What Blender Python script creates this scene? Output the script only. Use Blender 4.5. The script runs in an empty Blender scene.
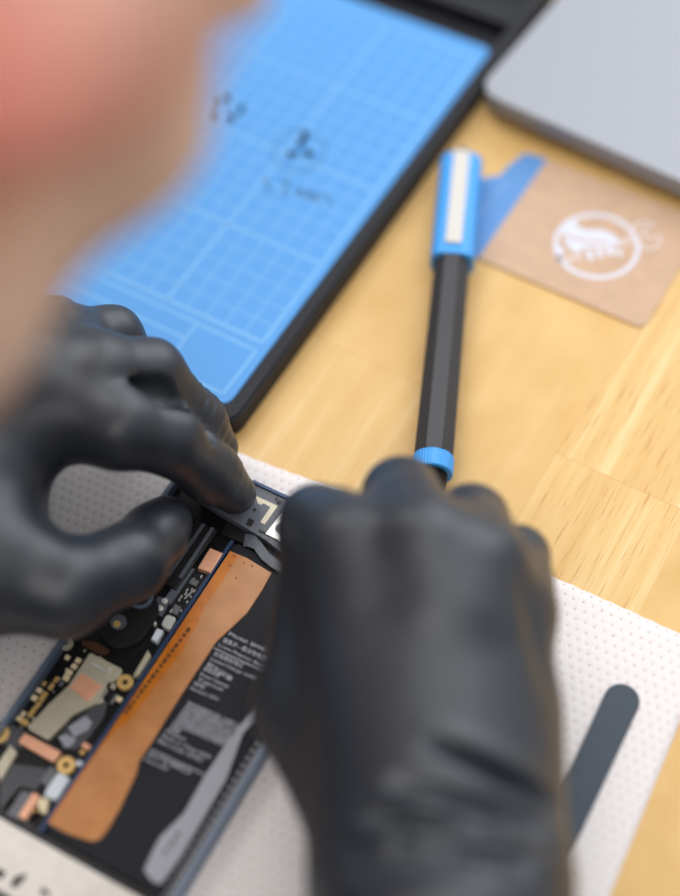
import bpy, bmesh, math, random
import numpy as np
from mathutils import Vector, Matrix

random.seed(7); rng = np.random.default_rng(7)
scene = bpy.context.scene
COL = scene.collection
TZ = 0.75                      # table top height
U = 0.0082                     # one square of the mat's grid, metres
R = math.radians

# ---------------------------------------------------------------- camera geometry
F_PX = 1456.69; PITCH = R(57.272); ROLL = R(-3.974)
MATYAW = R(33.532); MTX, MTY = -3.026, 5.695
MAT_H = 0.0085                 # height of the mat's face above the table
CAM = Vector((0, -60 * math.cos(PITCH) * U, TZ + MAT_H + 60 * math.sin(PITCH) * U))
_cp, _sp, _cr, _sr = math.cos(PITCH), math.sin(PITCH), math.cos(ROLL), math.sin(ROLL)
_right, _down, _fwd = Vector((1, 0, 0)), Vector((0, -_sp, -_cp)), Vector((0, _cp, -_sp))
C_R = _cr * _right - _sr * _down
C_D = _sr * _right + _cr * _down
C_F = _fwd

def ray(u, v):
    return C_R * ((u - 340) / F_PX) + C_D * ((v - 448) / F_PX) + C_F

def ip(u, v, h=0.0):
    """point at height h above the table seen at photo pixel u, v"""
    d = ray(u, v)
    t = (TZ + h - CAM.z) / d.z
    return CAM + d * t

def mp(col, row, h=MAT_H):
    """point on the mat: col squares leftwards, row squares upwards from the grid's lower right corner"""
    c, s = math.cos(MATYAW), math.sin(MATYAW)
    return Vector(((-c * col + s * row + MTX) * U, (s * col + c * row + MTY) * U, TZ + h))

# ---------------------------------------------------------------- materials
def lin(c):
    return tuple(((x / 255) / 12.92 if x / 255 <= 0.04045 else ((x / 255 + 0.055) / 1.055) ** 2.4) for x in c) + (1,)

class NT:
    def __init__(self, name):
        self.m = bpy.data.materials.new(name); self.m.use_nodes = True
        self.t = self.m.node_tree; self.b = self.t.nodes['Principled BSDF']
    def n(self, typ, **kw):
        x = self.t.nodes.new(typ)
        for k, v in kw.items():
            if k in x.inputs: x.inputs[k].default_value = v
            else: setattr(x, k, v)
        return x
    def l(self, a, b): self.t.links.new(a, b)
    def math(self, op, a, b=None, c=None):
        x = self.t.nodes.new('ShaderNodeMath'); x.operation = op
        for i, v in enumerate((a, b, c)):
            if v is None: continue
            if hasattr(v, 'links'): self.l(v, x.inputs[i])
            else: x.inputs[i].default_value = v
        return x.outputs[0]
    def mix(self, f, a, b, blend='MIX'):
        x = self.t.nodes.new('ShaderNodeMix'); x.data_type = 'RGBA'; x.blend_type = blend
        for i, v in ((0, f), (6, a), (7, b)):
            if hasattr(v, 'links'): self.l(v, x.inputs[i])
            else: x.inputs[i].default_value = v
        return x.outputs[2]
    def ramp(self, fac, stops):
        x = self.t.nodes.new('ShaderNodeValToRGB'); e = x.color_ramp.elements
        while len(e) < len(stops): e.new(0.5)
        for i, (p, c) in enumerate(stops): e[i].position = p; e[i].color = c
        self.l(fac, x.inputs[0]); return x.outputs[0]

def simple(name, col, rough=0.5, metal=0.0, noise=0.0, nscale=300, bump=0.0, bscale=800, coat=0.0, spec=0.5):
    k = NT(name); c = lin(col)
    k.b.inputs['Base Color'].default_value = c
    k.b.inputs['Roughness'].default_value = rough
    k.b.inputs['Metallic'].default_value = metal
    k.b.inputs['Specular IOR Level'].default_value = spec
    if coat: k.b.inputs['Coat Weight'].default_value = coat
    tc = k.n('ShaderNodeTexCoord')
    if noise:
        nz = k.n('ShaderNodeTexNoise', Scale=nscale, Detail=3.0); k.l(tc.outputs['Object'], nz.inputs['Vector'])
        a = tuple(x * (1 - noise) for x in c[:3]) + (1,); b = tuple(min(1, x * (1 + noise)) for x in c[:3]) + (1,)
        k.l(k.ramp(nz.outputs[0], [(0.3, a), (0.7, b)]), k.b.inputs['Base Color'])
    if bump:
        nb = k.n('ShaderNodeTexNoise', Scale=bscale, Detail=2.0); k.l(tc.outputs['Object'], nb.inputs['Vector'])
        bp = k.n('ShaderNodeBump', Strength=bump, Distance=0.0004); k.l(nb.outputs[0], bp.inputs['Height'])
        k.l(bp.outputs[0], k.b.inputs['Normal'])
    return k.m

M = {}
M['glove'] = simple('black_nitrile', (38, 43, 52), 0.43, noise=0.12, nscale=40, bump=0.1, bscale=900, spec=0.75)
M['skin_dark'] = simple('hair', (60, 42, 32), 0.6, noise=0.3)
M['shirt'] = simple('shirt_cloth', (70, 74, 84), 0.9, noise=0.1)
M['trousers'] = simple('trouser_cloth', (40, 44, 56), 0.9, noise=0.1)
M['shoe'] = simple('shoe_leather', (35, 30, 28), 0.5)
M['mat'] = simple('blue_mat', (74, 148, 216), 0.55, noise=0.03, nscale=500)
M['matline'] = simple('pale_blue_print', (122, 180, 228), 0.55)
M['marker'] = simple('marker_ink', (52, 84, 116), 0.6)
M['tray'] = simple('black_tray_plastic', (34, 35, 41), 0.55, noise=0.1, nscale=900, bump=0.1, bscale=2500, spec=0.25)
M['screw'] = simple('black_screw', (18, 20, 26), 0.4, 0.5)
M['screwred'] = simple('bronze_screw', (92, 66, 70), 0.4, 0.5)
M['laptop'] = simple('silver_aluminium', (154, 157, 165), 0.5, 0.3, noise=0.02)
M['laptopdark'] = simple('dark_rubber', (40, 38, 40), 0.7)
M['penblue'] = simple('blue_plastic', (60, 155, 232), 0.4)
M['penblack'] = simple('charcoal_barrel', (58, 57, 60), 0.42, 0.2)
M['pentip'] = simple('black_plastic', (5, 5, 6), 0.6, spec=0.2)
M['clip'] = simple('brushed_steel', (205, 202, 197), 0.6, 0.1)
M['kraft'] = simple('kraft_card', (190, 158, 132), 0.6, noise=0.06, nscale=120)
M['cardblue'] = simple('blue_card_print', (84, 138, 198), 0.55)
M['cardwhite'] = simple('white_print', (206, 210, 226), 0.6)
M['cardtxt'] = simple('faint_white_print', (134, 168, 214), 0.6)
M['cardthin'] = simple('thin_white_print', (216, 210, 218), 0.6)
M['tool'] = simple('blackened_steel', (58, 66, 76), 0.45, 0.5, noise=0.05)
M['frame'] = simple('blue_grey_frame', (112, 127, 148), 0.4, 0.35)
M['framein'] = simple('navy_frame_wall', (48, 66, 100), 0.4, 0.3)
M['black'] = simple('black_component', (14, 14, 17), 0.5)
M['pcb'] = simple('black_board', (14, 14, 18), 0.45, noise=0.4, nscale=700, spec=0.3)
M['battery'] = simple('battery_film', (22, 24, 32), 0.55, noise=0.06, nscale=300, spec=0.25)
M['print'] = simple('grey_print', (186, 190, 200), 0.6)
M['tab'] = simple('grey_pull_tab', (152, 155, 164), 0.6)
M['steel'] = simple('shield_steel', (190, 183, 162), 0.42, 0.25, noise=0.06)
M['chrome'] = simple('bright_steel', (220, 220, 216), 0.3, 0.4)
M['copper'] = simple('copper_tape', (232, 172, 140), 0.42, 0.25, noise=0.06)
M['gold'] = simple('gold_plate', (218, 180, 112), 0.4, 0.3)
M['white'] = simple('white_plastic', (206, 214, 222), 0.5)
M['beige'] = simple('beige_ceramic', (226, 208, 170), 0.5)
M['grey'] = simple('grey_chip', (104, 104, 110), 0.5)
M['ribbon'] = simple('charcoal_ribbon', (70, 71, 76), 0.5)
M['bracket'] = simple('charcoal_bracket', (86, 90, 100), 0.45, noise=0.15, nscale=1500)
M['lens'] = simple('lens_glass', (14, 18, 34), 0.08, coat=0.6)
M['module'] = simple('nickel_module', (220, 214, 208), 0.4, 0.15, noise=0.06)
M['floor'] = simple('grey_floor', (120, 116, 112), 0.7, noise=0.1, nscale=6)
M['tableleg'] = simple('table_leg_wood', (190, 150, 92), 0.5, noise=0.1, nscale=20)
M['brownink'] = simple('dark_flex_print', (70, 40, 18), 0.6)

# flex cable: amber film
k = NT('amber_flex'); tc = k.n('ShaderNodeTexCoord'); nz = k.n('ShaderNodeTexNoise', Scale=160.0, Detail=3.0)
k.l(tc.outputs['Object'], nz.inputs['Vector'])
k.l(k.ramp(nz.outputs[0], [(0.3, lin((172, 112, 60))), (0.7, lin((188, 128, 76)))]), k.b.inputs['Base Color'])
k.b.inputs['Roughness'].default_value = 0.33; M['flex'] = k.m
k = NT('amber_flex_deep'); tc = k.n('ShaderNodeTexCoord'); nz = k.n('ShaderNodeTexNoise', Scale=160.0, Detail=3.0)
k.l(tc.outputs['Object'], nz.inputs['Vector'])
k.l(k.ramp(nz.outputs[0], [(0.3, lin((176, 96, 14))), (0.7, lin((200, 118, 26)))]), k.b.inputs['Base Color'])
k.b.inputs['Roughness'].default_value = 0.33; M['flexdeep'] = k.m

# skin with a redder ear (the skin's own flush)
k = NT('skin'); at = k.n('ShaderNodeAttribute', attribute_name='flush')
tc = k.n('ShaderNodeTexCoord'); nz = k.n('ShaderNodeTexNoise', Scale=18.0, Detail=3.0); k.l(tc.outputs['Object'], nz.inputs['Vector'])
base = k.ramp(nz.outputs[0], [(0.35, lin((230, 190, 168))), (0.65, lin((240, 206, 188)))])
k.l(k.mix(at.outputs['Fac'], base, lin((222, 92, 80))), k.b.inputs['Base Color'])
k.b.inputs['Roughness'].default_value = 0.5
k.b.inputs['Subsurface Weight'].default_value = 0.0
M['skin'] = k.m

# towel: embossed paper with a staggered lattice of pinholes
k = NT('embossed_towel'); uv = k.n('ShaderNodeUVMap', uv_map='UVMap'); sx = k.n('ShaderNodeSeparateXYZ'); k.l(uv.outputs[0], sx.inputs[0])
wob = k.n('ShaderNodeTexNoise', Scale=0.35, Detail=1.0); k.l(uv.outputs[0], wob.inputs['Vector'])
yy = k.math('DIVIDE', k.math('ADD', sx.outputs[1], k.math('MULTIPLY', wob.outputs[0], 0.9)), 3.2); row = k.math('FLOOR', yy)
xx = k.math('ADD', k.math('DIVIDE', k.math('ADD', sx.outputs[0], k.math('MULTIPLY', wob.outputs[0], 0.7)), 3.2), k.math('MULTIPLY', k.math('MODULO', row, 2.0), 0.5))
fx = k.math('SUBTRACT', k.math('FRACT', xx), 0.5); fy = k.math('SUBTRACT', k.math('FRACT', yy), 0.5)
dd = k.math('SQRT', k.math('ADD', k.math('MULTIPLY', fx, fx), k.math('MULTIPLY', fy, fy)))
hole = k.n('ShaderNodeMapRange', interpolation_type='SMOOTHSTEP'); k.l(dd, hole.inputs[0])
hole.inputs[1].default_value = 0.07; hole.inputs[2].default_value = 0.18; hole.inputs[3].default_value = 1; hole.inputs[4].default_value = 0
fib = k.n('ShaderNodeTexNoise', Scale=2.6, Detail=4.0); k.l(uv.outputs[0], fib.inputs['Vector'])
paper = k.ramp(fib.outputs[0], [(0.3, lin((216, 210, 210))), (0.7, lin((231, 226, 226)))])
var = k.n('ShaderNodeTexNoise', Scale=0.3); k.l(uv.outputs[0], var.inputs['Vector'])
hs = k.math('MULTIPLY', hole.outputs[0], k.math('MULTIPLY_ADD', var.outputs[0], 0.7, 0.15))
k.l(k.mix(hs, paper, lin((182, 140, 112))), k.b.inputs['Base Color'])
k.b.inputs['Roughness'].default_value = 0.95; k.b.inputs['Specular IOR Level'].default_value = 0.1
hgt = k.n('ShaderNodeMapRange', interpolation_type='SMOOTHSTEP'); k.l(dd, hgt.inputs[0])
hgt.inputs[1].default_value = 0.0; hgt.inputs[2].default_value = 0.5
bh = k.math('ADD', hgt.outputs[0], k.math('MULTIPLY', fib.outputs[0], 0.25))
bp = k.n('ShaderNodeBump', Strength=0.4, Distance=0.0004); k.l(bh, bp.inputs['Height']); k.l(bp.outputs[0], k.b.inputs['Normal'])
M['towel'] = k.m

# wood: staves, uv = (along the grain, across) in mm, 'stave' attribute = tone, pores, seam
k = NT('rubberwood_staves'); uv = k.n('ShaderNodeUVMap', uv_map='UVMap'); at = k.n('ShaderNodeAttribute', attribute_name='stave')
sc = k.n('ShaderNodeSeparateColor'); k.l(at.outputs['Color'], sc.inputs[0])
mp1 = k.n('ShaderNodeMapping'); mp1.inputs['Scale'].default_value = (0.006, 0.11, 1); k.l(uv.outputs[0], mp1.inputs['Vector'])
n1 = k.n('ShaderNodeTexNoise', Scale=1.0, Detail=5.0, Roughness=0.6); k.l(mp1.outputs[0], n1.inputs['Vector'])
mp2 = k.n('ShaderNodeMapping'); mp2.inputs['Scale'].default_value = (0.055, 1.4, 1); mp2.inputs['Rotation'].default_value = (0, 0, 0.03); k.l(uv.outputs[0], mp2.inputs['Vector'])
n2 = k.n('ShaderNodeTexNoise', Scale=1.0, Detail=3.0); k.l(mp2.outputs[0], n2.inputs['Vector'])
mp3 = k.n('ShaderNodeMapping'); mp3.inputs['Scale'].default_value = (0.05, 0.05, 1); k.l(uv.outputs[0], mp3.inputs['Vector'])
n3 = k.n('ShaderNodeTexNoise', Scale=1.0, Detail=4.0); k.l(mp3.outputs[0], n3.inputs['Vector'])
plain = k.ramp(n3.outputs[0], [(0.3, lin((202, 161, 96))), (0.7, lin((215, 177, 116)))])
streak = k.ramp(n1.outputs[0], [(0.3, lin((204, 160, 94))), (0.55, lin((215, 180, 120))), (0.72, lin((231, 208, 160)))])
wood = k.mix(sc.outputs[0], plain, streak)
pore = k.n('ShaderNodeMapRange', interpolation_type='SMOOTHSTEP'); k.l(n2.outputs[0], pore.inputs[0])
pore.inputs[1].default_value = 0.55; pore.inputs[2].default_value = 0.75
wood = k.mix(k.math('MULTIPLY', pore.outputs[0], sc.outputs[1]), wood, lin((172, 116, 52)))
wood = k.mix(k.math('MULTIPLY', sc.outputs[2], 0.5), wood, lin((176, 124, 62)))
k.l(wood, k.b.inputs['Base Color']); k.b.inputs['Roughness'].default_value = 0.38; k.b.inputs['Specular IOR Level'].default_value = 0.4
M['wood'] = k.m

# ---------------------------------------------------------------- mesh helpers
def link(name, me, mat, parent=None, origin=None, smooth=False):
    if origin is not None:
        me.transform(Matrix.Translation(-Vector(origin)))
    o = bpy.data.objects.new(name, me); COL.objects.link(o)
    if mat is not None and not me.materials: me.materials.append(mat)
    if smooth:
        for p in me.polygons: p.use_smooth = True
    if origin is not None: o.location = origin
    if parent is not None:
        o.parent = parent
        if origin is None: o.location = -world_loc(parent)
        else: o.location = Vector(origin) - world_loc(parent)
    return o

def world_loc(o):
    v = Vector((0, 0, 0))
    while o is not None: v = v + o.location; o = o.parent
    return v

def empty(name, loc, label, cat, group=None):
    o = bpy.data.objects.new(name, None); COL.objects.link(o); o.location = loc; o.empty_display_size = 0.02
    return tag(o, label, cat, group)

def tag(o, label, cat, group=None):
    o['label'] = label; o['category'] = cat
    if group: o['group'] = group
    return o

def centre(pts): return sum((Vector(p) for p in pts), Vector((0, 0, 0))) / len(pts)

def fillet(pts, r, n=6):
    """round the corners of a closed outline of (x, y); r: one radius or one per corner"""
    pts = [Vector((p[0], p[1])) for p in pts]; out = []; N = len(pts)
    for i, p in enumerate(pts):
        ri = r[i] if isinstance(r, (list, tuple)) else r
        a = pts[i - 1] - p; b = pts[(i + 1) % N] - p
        if ri <= 0: out.append(p); continue
        la, lb = a.length, b.length; a.normalize(); b.normalize()
        ang = math.acos(max(-1, min(1, a.dot(b)))); t = min(ri / math.tan(ang / 2), la * .48, lb * .48)
        p0, p1 = p + a * t, p + b * t
        for j in range(n + 1):
            s = j / n; out.append((1 - s) ** 2 * p0 + 2 * s * (1 - s) * p + s * s * p1)
    return out

def area2(p): return sum(p[i - 1][0] * p[i][1] - p[i][0] * p[i - 1][1] for i in range(len(p)))

def bm_prism(bm, pts, z0, z1, bevel=0.0, holes=None):
    pts = [(p[0], p[1]) for p in pts]
    if area2(pts) < 0: pts = pts[::-1]
    t = [bm.verts.new((x, y, z1)) for x, y in pts]; b = [bm.verts.new((x, y, z0)) for x, y in pts]
    n = len(pts)
    top = bm.faces.new(t); bm.faces.new(b[::-1])
    for i in range(n): bm.faces.new((b[i], b[(i + 1) % n], t[(i + 1) % n], t[i]))
    if bevel:
        bmesh.ops.bevel(bm, geom=list(top.edges), offset=bevel, segments=2, affect='EDGES', profile=0.6, clamp_overlap=True)

def bm_ring(bm, outer, inner, z0, z1):
    n = len(outer)
    V = [[bm.verts.new((p[0], p[1], z)) for p in q] for q, z in ((outer, z0), (outer, z1), (inner, z1), (inner, z0))]
    for a in range(4):
        A, B = V[a], V[(a + 1) % 4]
        for i in range(n): bm.faces.new((A[i], A[(i + 1) % n], B[(i + 1) % n], B[i]))
    bmesh.ops.recalc_face_normals(bm, faces=bm.faces)

def bm_obj(name, bm, mat, parent=None, origin=None, smooth=False):
    bmesh.ops.recalc_face_normals(bm, faces=bm.faces)
    me = bpy.data.meshes.new(name); bm.to_mesh(me); bm.free()
    return link(name, me, mat, parent, origin, smooth)

def prism(name, pts, h0, h1, mat, parent=None, bevel=0.0, origin=False):
    """upright slab over an outline of world (x, y), from h0 to h1 above the table"""
    bm = bmesh.new(); bm_prism(bm, pts, TZ + h0, TZ + h1, bevel)
    og = None
    if origin:
        c = centre([(p[0], p[1], 0) for p in pts]); og = (c.x, c.y, TZ + h0)
    return bm_obj(name, bm, mat, parent, og)

def pxpoly(px, h): return [ip(u, v, h) for u, v in px]

def part(name, px, h0, h1, mat, parent, r=0.0, bevel=0.0):
    """slab whose top outline (at height h1) shows at these photo pixels"""
    pts = pxpoly(px, h1)
    if r: pts = fillet(pts, r)
    return prism(name, pts, h0, h1, mat, parent, bevel)

def disc(c, r, n=24): return [(c[0] + r * math.cos(2 * math.pi * i / n), c[1] + r * math.sin(2 * math.pi * i / n)) for i in range(n)]

def bm_disc(bm, c, r, z0, z1, bevel=0, n=24): bm_prism(bm, disc(c, r, n), z0, z1, bevel)

def bm_lathe(bm, prof, base, axis, n=24, ref=None):
    """profile of (distance along the axis, radius) turned about the axis from base"""
    axis = Vector(axis).normalized(); u = axis.orthogonal() if ref is None else (Vector(ref) - axis * axis.dot(Vector(ref)))
    u.normalize(); w = axis.cross(u); rings = []
    for s, r in prof:
        c = Vector(base) + axis * s
        if r <= 1e-7: rings.append([bm.verts.new(c)])
        else: rings.append([bm.verts.new(c + (u * math.cos(2 * math.pi * i / n) + w * math.sin(2 * math.pi * i / n)) * r) for i in range(n)])
    for A, B in zip(rings, rings[1:]):
        for i in range(n):
            j = (i + 1) % n
            if len(A) == 1 and len(B) == 1: continue
            if len(A) == 1: bm.faces.new((A[0], B[j], B[i]))
            elif len(B) == 1: bm.faces.new((A[i], A[j], B[0]))
            else: bm.faces.new((A[i], A[j], B[j], B[i]))
    if len(rings[0]) > 1: bm.faces.new(rings[0][::-1])
    if len(rings[-1]) > 1: bm.faces.new(rings[-1])

def bm_stroke(bm, pts, w, z0, z1):
    """flat stroke of width w along (x, y) points"""
    pts = [Vector((p[0], p[1])) for p in pts]; L = []; Rr = []
    for i, p in enumerate(pts):
        d = (pts[min(i + 1, len(pts) - 1)] - pts[max(i - 1, 0)])
        if d.length < 1e-9: d = Vector((1, 0))
        d.normalize(); n = Vector((-d.y, d.x)) * (w / 2); L.append(p + n); Rr.append(p - n)
    bm_prism(bm, L + Rr[::-1], z0, z1)

def bm_box(bm, x0, x1, y0, y1, z0, z1): bm_prism(bm, [(x0, y0), (x1, y0), (x1, y1), (x0, y1)], z0, z1)

# text as mesh data laid flat: returns bmesh-ready triangles in local x (reading), y (up)
def text_mesh(body):
    cu = bpy.data.curves.new('txt', 'FONT'); cu.body = body; cu.size = 1.0; cu.resolution_u = 2
    o = bpy.data.objects.new('txt', cu); COL.objects.link(o)
    dg = bpy.context.evaluated_depsgraph_get(); dg.update()
    me = bpy.data.meshes.new_from_object(o.evaluated_get(dg))
    vs = [v.co.copy() for v in me.vertices]; fs = [tuple(p.vertices) for p in me.polygons]
    bpy.data.objects.remove(o); bpy.data.curves.remove(cu); bpy.data.meshes.remove(me)
    return vs, fs

def bm_text(bm, body, p0, p1, height, z, th=0.00003):
    """lay text between two world points, letters 'height' tall"""
    vs, fs = text_mesh(body)
    if not vs: return
    x1 = max(v.x for v in vs); x0 = min(v.x for v in vs); p0 = Vector((p0[0], p0[1])); p1 = Vector((p1[0], p1[1]))
    e = (p1 - p0); L = e.length; e.normalize(); nrm = Vector((-e.y, e.x))
    V = []
    for v in vs:
        q = p0 + e * ((v.x - x0) / (x1 - x0) * L) + nrm * (v.y / 0.72 * height)
        V.append(bm.verts.new((q.x, q.y, z)))
    for f in fs:
        try: bm.faces.new([V[i] for i in f])
        except ValueError: pass

# ---------------------------------------------------------------- distance-field bodies (one continuous skin)
def smin(a, b, k):
    h = np.clip(0.5 + 0.5 * (b - a) / k, 0, 1)
    return b + (a - b) * h - k * h * (1 - h)

def cone(P, a, b, ra, rb):
    a = np.asarray(a, np.float32); b = np.asarray(b, np.float32); ab = b - a; L = float(ab @ ab) + 1e-12
    t = np.clip(((P - a) @ ab) / L, 0, 1)
    return np.linalg.norm(P - a - t[:, None] * ab, axis=1) - (ra + t * (rb - ra))

def chain(P, pts, k=0.005):
    d = None
    for (a, ra), (b, rb) in zip(pts, pts[1:]):
        c = cone(P, a, b, ra, rb); d = c if d is None else smin(d, c, k)
    return d

def ellip(P, c, r, rot=None):
    q = P - np.asarray(c, np.float32)
    if rot is not None: q = q @ np.asarray(rot, np.float32)
    q = q / np.asarray(r, np.float32)
    return (np.linalg.norm(q, axis=1) - 1) * min(r)

def surface(fn, lo, hi, res, smooth=2, chunk=400000):
    """surface nets over fn(P) <= 0"""
    lo = np.asarray(lo, float); hi = np.asarray(hi, float); n = np.ceil((hi - lo) / res).astype(int) + 1
    ax = [lo[i] + res * np.arange(n[i]) for i in range(3)]
    G = np.stack(np.meshgrid(*ax, indexing='ij'), -1).reshape(-1, 3).astype(np.float32)
    D = np.empty(len(G), np.float32)
    for s in range(0, len(G), chunk): D[s:s + chunk] = fn(G[s:s + chunk])
    del G
    D = D.reshape(n); I = D < 0
    nc = n - 1; cnt = np.zeros(nc, np.int8)
    for dx in (0, 1):
        for dy in (0, 1):
            for dz in (0, 1): cnt += I[dx:dx + nc[0], dy:dy + nc[1], dz:dz + nc[2]]
    act = (cnt > 0) & (cnt < 8); idx = -np.ones(nc, np.int64); cells = np.argwhere(act); idx[act] = np.arange(len(cells))
    acc = np.zeros((len(cells), 3)); m = np.zeros(len(cells))
    cr = [(x, y, z) for x in (0, 1) for y in (0, 1) for z in (0, 1)]
    for i, a in enumerate(cr):
        for b in cr[i + 1:]:
            if sum(abs(a[j] - b[j]) for j in range(3)) != 1: continue
            da = D[cells[:, 0] + a[0], cells[:, 1] + a[1], cells[:, 2] + a[2]]; db = D[cells[:, 0] + b[0], cells[:, 1] + b[1], cells[:, 2] + b[2]]
            s = (da < 0) != (db < 0); t = np.where(s, da / np.where(s, da - db, 1), 0)
            p = np.asarray(a)[None] + t[:, None] * (np.asarray(b) - np.asarray(a))[None]
            acc += np.where(s[:, None], p, 0); m += s
    V = lo + res * (cells + acc / m[:, None])
    Q = []
    for axis in range(3):
        o1, o2 = [i for i in range(3) if i != axis]
        sl0 = [slice(None)] * 3; sl1 = [slice(None)] * 3; sl0[axis] = slice(0, -1); sl1[axis] = slice(1, None)
        A, B = I[tuple(sl0)], I[tuple(sl1)]; e = np.argwhere(A != B)
        ok = (e[:, o1] > 0) & (e[:, o2] > 0) & (e[:, o1] < nc[o1]) & (e[:, o2] < nc[o2]); e = e[ok]
        inside = A[e[:, 0], e[:, 1], e[:, 2]]
        def cell(d1, d2):
            c = e.copy(); c[:, o1] += d1; c[:, o2] += d2; return idx[c[:, 0], c[:, 1], c[:, 2]]
        q = np.stack([cell(-1, -1), cell(0, -1), cell(0, 0), cell(-1, 0)], 1)
        flip = inside if axis != 1 else ~inside
        q[~flip] = q[~flip][:, ::-1]; Q.append(q)
    Q = np.concatenate(Q)
    E = np.concatenate([Q[:, [i, (i + 1) % 4]] for i in range(4)])
    for _ in range(smooth):
        s = np.zeros_like(V); c = np.zeros(len(V))
        for a, b in ((0, 1), (1, 0)):
            np.add.at(s, E[:, a], V[E[:, b]]); np.add.at(c, E[:, a], 1)
        V = V * 0.5 + 0.5 * s / c[:, None]
    return V, Q

def np_mesh(name, V, Q):
    me = bpy.data.meshes.new(name); me.vertices.add(len(V)); me.vertices.foreach_set('co', V.astype(np.float32).ravel())
    me.loops.add(Q.size); me.loops.foreach_set('vertex_index', Q.astype(np.int32).ravel())
    me.polygons.add(len(Q)); me.polygons.foreach_set('loop_start', np.arange(0, Q.size, 4, dtype=np.int32))
    me.update(calc_edges=True); me.validate()
    me.polygons.foreach_set('use_smooth', np.ones(len(me.polygons), bool)); return me

# ================================================================ SETTING
bm = bmesh.new(); bm_box(bm, -2, 2, -2, 2, -0.05, 0.0)
fl = bm_obj('floor', bm, M['floor']); fl['kind'] = 'structure'

# ---------------------------------------------------------------- table of jointed staves, grain along the mat's long side
table = empty('table', (0, 0, 0), 'light wooden worktable of jointed staves under everything else', 'table')
SW = 6.0; seams = [-13.5 + SW * i for i in range(-7, 11)]
TROW0, TROW1 = -36.5, 62
stv = []
for i in range(len(seams) - 1):
    a, b = seams[i], seams[i + 1]
    r0 = TROW0; js = [TROW0]
    if abs(b + 13.5) < 1e-6: js += [0.97, 45.0]
    elif abs(a + 13.5) < 1e-6: js += [-24.0, 24.0]
    elif abs(a + 7.5) < 1e-6: js += [1.35, 40.0]
    else:
        x = TROW0 + rng.uniform(10, 40)
        while x < TROW1 - 8: js.append(x); x += rng.uniform(30, 55)
    js.append(TROW1)
    for j in range(len(js) - 1):
        near = abs(b + 13.5) < 1e-6
        low = near and js[j + 1] < 2
        if near: tone, pr = (0.95, 1.0) if not low else (0.75, 0.8)
        elif abs(a + 7.5) < 1e-6 and js[j + 1] < 3: tone, pr = 0.6, 0.25
        else: tone, pr = rng.uniform(0.05, 0.3), rng.uniform(0.05, 0.25)
        stv.append((a, b, js[j], js[j + 1], tone, pr, 0.0, rng.uniform(0, 900)))
bm = bmesh.new(); uvl = bm.loops.layers.uv.new('UVMap'); cl = bm.loops.layers.float_color.new('stave')
_sh = ip(553.6, 454, 0) - mp(-13.46, .88, 0); _sh.z = 0
def stave_face(a, b, r0, r1, colr, off):
    q = [p + _sh for p in (mp(a, r0, 0), mp(a, r1, 0), mp(b, r1, 0), mp(b, r0, 0))]
    f = bm.faces.new([bm.verts.new(p) for p in q])
    for lp, (c, r) in zip(f.loops, ((a, r0), (a, r1), (b, r1), (b, r0))):
        lp[uvl].uv = (r * U * 1000 + off, c * U * 1000 + off * 1.7); lp[cl] = colr
g = 0.016
for a, b, r0, r1, tone, pr, sm, off in stv:
    stave_face(a + g, b - g, r0 + g, r1 - g, (tone, pr, 0, 1), off)
    stave_face(a - g, a + g, r0, r1, (tone, pr, 0.45, 1), off)
    stave_face(a + g, b - g, r1 - g, r1 + g, (tone, pr, 1, 1), off)
for f in bm.faces:
    f.normal_update()
    if f.normal.z < 0: f.normal_flip()
me = bpy.data.meshes.new('tabletop')
A, B = seams[0], seams[-1]
q = [p + _sh for p in (mp(A, TROW0, 0), mp(A, TROW1, 0), mp(B, TROW1, 0), mp(B, TROW0, 0))]
sb = bmesh.new(); bm_prism(sb, q, TZ - 0.03, TZ - 0.0003); tmp = bpy.data.meshes.new('tmp'); sb.to_mesh(tmp); sb.free()
bm.from_mesh(tmp); bpy.data.meshes.remove(tmp)
bm.to_mesh(me); bm.free(); link('tabletop', me, M['wood'], table)
ins = 6
for c, r in ((A + ins, TROW0 + ins), (A + ins, TROW1 - ins), (B - ins, TROW0 + ins), (B - ins, TROW1 - ins)):
    p = mp(c, r); bm = bmesh.new()
    bm_lathe(bm, [(0, 0.022), (0.3, 0.027), (TZ - 0.03, 0.034)], (p.x, p.y, 0), (0, 0, 1), 20); bm_obj('leg', bm, M['tableleg'], table)

# ---------------------------------------------------------------- towel
TH = 0.0011
tc0 = ip(710, 647, TH); tA = ip(242, 453, TH); e1 = (tc0 - tA); e1.z = 0; e1.normalize(); e2 = Vector((e1.y, -e1.x, 0))
if e2.y > 0: e2 = -e2
TLx, TLy, nx, ny = 0.275, 0.25, 100, 90
bm = bmesh.new(); uvl = bm.loops.layers.uv.new('UVMap'); gv = {}
for i in range(nx + 1):
    for j in range(ny + 1):
        s, t = TLx * i / nx, TLy * j / ny
        ed = min(i, nx - i, j, ny - j)
        wv = 0.0002 * math.sin(s * 900) * (1 if ed == 0 and j in (0, ny) else 0)
        p = tc0 - e1 * s + e2 * (t + wv - .0024 * math.sin(math.pi * min(1, s / .16)) * (1 - j / ny))
        z = TZ + TH - (0.0005 if ed == 0 else 0) + 0.00022 * math.sin(s * 61 + 1) * math.sin(t * 47 + .5)
        gv[i, j] = (bm.verts.new((p.x, p.y, z)), s, t)
for i in range(nx):
    for j in range(ny):
        q = [gv[i, j], gv[i, j + 1], gv[i + 1, j + 1], gv[i + 1, j]]
        f = bm.faces.new([x[0] for x in q])
        for lp, x in zip(f.loops, q): lp[uvl].uv = (x[1] * 1000, x[2] * 1000)
rim = [gv[i, 0][0] for i in range(nx + 1)] + [gv[nx, j][0] for j in range(1, ny + 1)] + [gv[i, ny][0] for i in range(nx - 1, -1, -1)] + [gv[0, j][0] for j in range(ny - 1, 0, -1)]
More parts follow.
